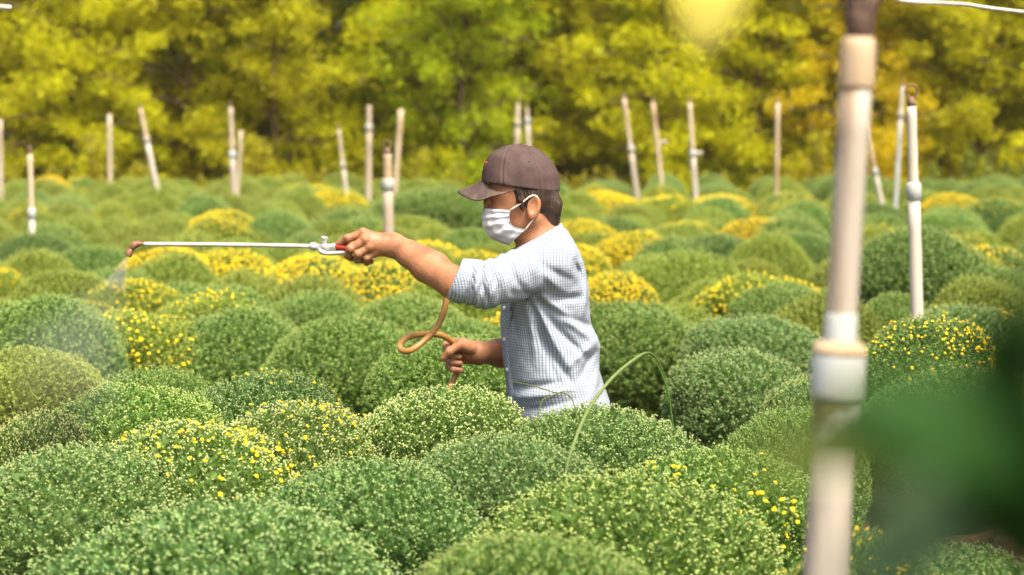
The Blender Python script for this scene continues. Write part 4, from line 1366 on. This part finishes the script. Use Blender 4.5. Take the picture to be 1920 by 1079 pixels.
# ------------------------------------------------------------------ trees behind the field
TL_V, TL_F = leaf_template(1.0, 0.24, 0.06, 0.3)
def make_tree(seed, height=5.2, rad=1.15):
    g = np.random.default_rng(seed)
    # limbs
    parts = []
    trunk_pts = smooth_curve([np.array((g.normal(0, .05) * z, g.normal(0, .05) * z, z * height * .85)) for z in (0, .3, .6, 1.0)], 5)
    parts.append(tube(trunk_pts, np.linspace(.048, .012, len(trunk_pts)), 8))
    tips = []
    for q in range(62):
        t = g.uniform(.03, 1) ** 1.25
        b = trunk_pts[int(t * (len(trunk_pts) - 1))]
        a_ = g.uniform(0, 6.283)
        l = rad * g.uniform(.55, 1.08) * (1 - .55 * max(0, t - .55) / .45)
        e = b + np.array((math.cos(a_) * l, math.sin(a_) * l, g.uniform(-.05, .55)))
        mid = (b + e) / 2 + np.array((0, 0, g.uniform(.02, .2)))
        C = smooth_curve([b, mid, e], 4)
        parts.append(tube(C, np.linspace(.026, .006, len(C)), 5))
        for _ in range(5):
            k = g.uniform(.12, 1.05)
            tips.append(b + (e - b) * k + g.normal(0, .13, 3) + np.array((0, 0, .08)))
    V, F = join_parts(parts)
    wood = mesh_np('trunk', V, F, True); wood.materials.append(M_BARK)
    P, U, S = [], [], []
    for c in tips:
        m = int(g.uniform(60, 95))
        ex = g.uniform(.13, .26)
        p = g.normal(0, 1, (m, 3)); p /= np.linalg.norm(p, axis=1)[:, None] + 1e-9
        p *= (g.random(m) ** .45)[:, None] * np.array((ex, ex, ex * .62))
        out = p / ex + np.array((0, 0, -.25)) + g.normal(0, .45, (m, 3))
        ho = c - np.array((0, 0, c[2])); ho = ho / (np.linalg.norm(ho) + .1)
        P.append(c + p); U.append(out + ho * .5); S.append(g.uniform(.05, .095, m))
    P = np.concatenate(P); U = np.concatenate(U); S = np.concatenate(S)
    ok = P[:, 2] > .05
    V, F = scatter(TL_V, TL_F, P[ok], rand_rot(U[ok], g.uniform(0, 6.28, ok.sum())), S[ok])
    crown = mesh_np('crown', V, F); crown.materials.append(M_TREELEAF)
    return wood, crown
TREES = [make_tree(s) for s in (21, 22, 23, 24, 25)]
def tree(x, y, s, colr, label, group, v):
    wood, crown = TREES[v % len(TREES)]
    root = thing('tree', label, 'tree', (x, y, 0), group)
    root.rotation_euler.z = random.uniform(0, 6.28)
    root.scale = (s, s, s * random.uniform(.95, 1.1))
    o = link('trunk', wood, None, root)
    o = link('crown', crown, None, root, kind='stuff')
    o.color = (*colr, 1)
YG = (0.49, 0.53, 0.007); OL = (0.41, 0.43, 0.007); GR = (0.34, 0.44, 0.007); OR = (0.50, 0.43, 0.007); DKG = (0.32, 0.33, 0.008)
front = [(-6.3, 28.6, 1.0, OL, 'olive tree at the left edge of the front row'), (-5.1, 28.2, .95, YG, 'yellow green tree second from the left edge of the front row'),
         (-3.9, 28.9, 1.05, OL, 'olive tree behind the left leaning post'), (-2.75, 28.2, 1.0, OL, 'olive tree behind the upright post with the prop'),
         (-1.6, 28.6, 1.1, YG, 'bright tree above the valve of the lance'), (-.55, 28.1, 1.05, GR, 'fresh green tree left of the posts above the cap'),
         (.65, 28.9, 1.0, OL, 'olive tree right behind the cap'), (1.75, 28.4, 1.0, YG, 'yellow tree behind the leaning post right of the cap'),
         (2.9, 28.8, 1.0, YG, 'yellow green tree left of the near pole'), (4.1, 28.3, .95, OR, 'ochre tinged tree just right of the near pole'),
         (5.2, 28.7, 1.0, OL, 'olive tree behind the tall ringed post at right'), (6.3, 28.4, .95, YG, 'yellow green tree at the right edge of the front row')]
for k, (x, y, s, c, lab) in enumerate(front):
    tree(x, y, s, c, lab, 'trees of the front row', k)
TORD = ['first', 'second', 'third', 'fourth', 'fifth', 'sixth', 'seventh', 'eighth', 'ninth', 'tenth', 'eleventh']
for k in range(11):
    tree(-7.2 + 1.45 * k + random.uniform(-.3, .3), 29.7 + random.uniform(-.3, .3), random.uniform(1.15, 1.35), random.choice((OL, GR, YG, OL)), 'second row tree, %s from the left, showing between the front trees' % TORD[k], 'trees of the second row', k + 2)
for k in range(10):
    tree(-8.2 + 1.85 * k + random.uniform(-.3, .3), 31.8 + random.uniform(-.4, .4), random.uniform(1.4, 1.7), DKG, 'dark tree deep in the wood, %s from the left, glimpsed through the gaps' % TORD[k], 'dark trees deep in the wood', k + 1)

# bright saplings along the foot of the wood
def sapling(seed):
    g = np.random.default_rng(seed)
    P, U, S, parts = [], [], [], []
    for q in range(9):
        a_ = g.uniform(0, 6.28); l = g.uniform(.5, 1.0)
        C = smooth_curve([np.zeros(3), np.array((math.cos(a_) * .08, math.sin(a_) * .08, l * .5)), np.array((math.cos(a_) * .2, math.sin(a_) * .2, l))], 4)
        parts.append(tube(C, np.linspace(.010, .003, len(C)), 5))
        for _ in range(46):
            t = g.uniform(.2, 1); p = C[int(t * (len(C) - 1))]
            P.append(p + g.normal(0, .03, 3)); U.append(np.array((g.normal(), g.normal(), .5))); S.append(g.uniform(.07, .13))
    V, F = join_parts(parts); st = mesh_np('stems', V, F, True); st.materials.append(M_BARK)
    V, F = scatter(TL_V, TL_F, np.array(P), rand_rot(np.array(U), g.uniform(0, 6.28, len(P))), np.array(S))
    lv = mesh_np('leaves', V, F); lv.materials.append(M_TREELEAF)
    return st, lv
SAP = [sapling(s) for s in (41, 42, 43)]
for k, (px, yv, s, lab) in enumerate([(185, 26.4, 1.0, 'bright yellow shrub at the foot of the brown weathered stake'), (465, 26.6, 1.1, 'tall yellow sapling right of the propped post'), (545, 26.4, .75, 'short yellow sapling between the propped post and the thin leaning stake'),
                                   (655, 26.8, .7, 'low yellow shrub left of the straight weathered post'), (765, 26.2, 1.0, 'yellow shrub right of the ringed post before the trees'), (330, 26.9, .6, 'small green shrub between the two left far posts'),
                                   (1550, 26.2, 1.1, 'yellow green shrub hugging the left side of the near pole'), (1500, 26.9, .9, 'pale shrub left of the shrub at the near pole'), (1835, 25.8, .95, 'light green sapling near the right edge before the trees'), (1250, 26.6, .7, 'low shrub behind the post with the white side fitting'), (40, 26.6, .8, 'low shrub at the left edge before the trees'),
                                   (115, 26.8, .75, 'low shrub left of the brown weathered stake'), (250, 27.0, .8, 'low shrub at the foot of the left leaning post'), (395, 27.0, .7, 'low shrub just left of the propped post'), (600, 27.0, .7, 'low shrub left of the thin leaning stake'), (845, 26.9, .75, 'low shrub left of the brim of the cap'), (905, 27.0, .65, 'low shrub showing just over the brim of the cap'),
                                   (1075, 26.8, .7, 'low shrub right behind the cap'), (1135, 27.0, .75, 'low shrub left of the leaning post near the cap'), (1340, 26.9, .75, 'low shrub right of the post with the low fitting'), (1410, 27.0, .7, 'low shrub left of the thin upright post'), (1760, 27.0, .8, 'low shrub right of the tall ringed post'), (1670, 27.0, .7, 'low shrub between the near pole and the tall ringed post'), (1895, 26.9, .8, 'low shrub at the right edge before the trees')]):
    p = pix(px, 300, yv)
    st, lv = SAP[k % 3]
    root = thing('shrub', lab, 'shrub', (float(p[0]), yv, 0), 'shrubs along the foot of the wood')
    root.scale = (s * .9, s * .9, s * 1.25)
    root.rotation_euler.z = k * 1.7
    link('stems', st, None, root)
    o = link('leaves', lv, None, root, kind='stuff')
    o.color = (0.33, 0.33, 0.012, 1) if px < 1700 else (0.20, 0.27, 0.04, 1)

# ------------------------------------------------------------------ spray
def cone_mesh(a, b, ra, rb, name):
    V, F = tube([a + (b - a) * t for t in np.linspace(0, 1, 6)], np.linspace(ra, rb, 6), 20)
    return mesh_np(name, V, F, True)
def vol(name, dens):
    m = bpy.data.materials.new(name); m.use_nodes = True
    nt = m.node_tree; nt.nodes.remove(nt.nodes['Principled BSDF'])
    pv = N(nt, 'ShaderNodeVolumePrincipled')
    pv.inputs['Color'].default_value = (0.95, 0.96, 0.97, 1)
    pv.inputs['Density'].default_value = dens
    pv.inputs['Anisotropy'].default_value = 0.2
    nt.links.new(pv.outputs[0], nt.nodes['Material Output'].inputs['Volume'])
    return m
noz = L(239, 480)
mist = thing('spray_mist', 'thin white mist fanning down from the brass nozzle', 'mist', tuple(noz))
mist['kind'] = 'stuff'
mj, md = vol('mist_jet', 7.0), vol('mist_drift', .075)
for q in range(3):
    o = put(link('jet', cone_mesh(noz, L(219 - 2 * q, 528 + 6 * q, -.05), .002 + .001 * q, .012 + .008 * q, 'jet'), mj), mist); o['kind'] = 'stuff'
for q in range(6):
    k = .35 + .17 * q
    o = put(link('drift', cone_mesh(L(232, 500, -.02), L(112 - 5 * q, 700 + 10 * q, -.55), .006 + .008 * k, .17 * k, 'drift'), md), mist); o['kind'] = 'stuff'

# ------------------------------------------------------------------ the air: a faint warm haze
bm = bmesh.new(); bmesh.ops.create_cube(bm, size=1.0)
hz = bpy.data.meshes.new('haze'); bm.to_mesh(hz); bm.free()
hm = vol('warm_haze', HAZE)
hm.node_tree.nodes['Principled Volume'].inputs['Color'].default_value = (1.0, 0.92, 0.66, 1)
ho = link('haze', hz, hm, kind='stuff')
ho.location = (0, 200, 5.0); ho.scale = (520, 830, 12.6)
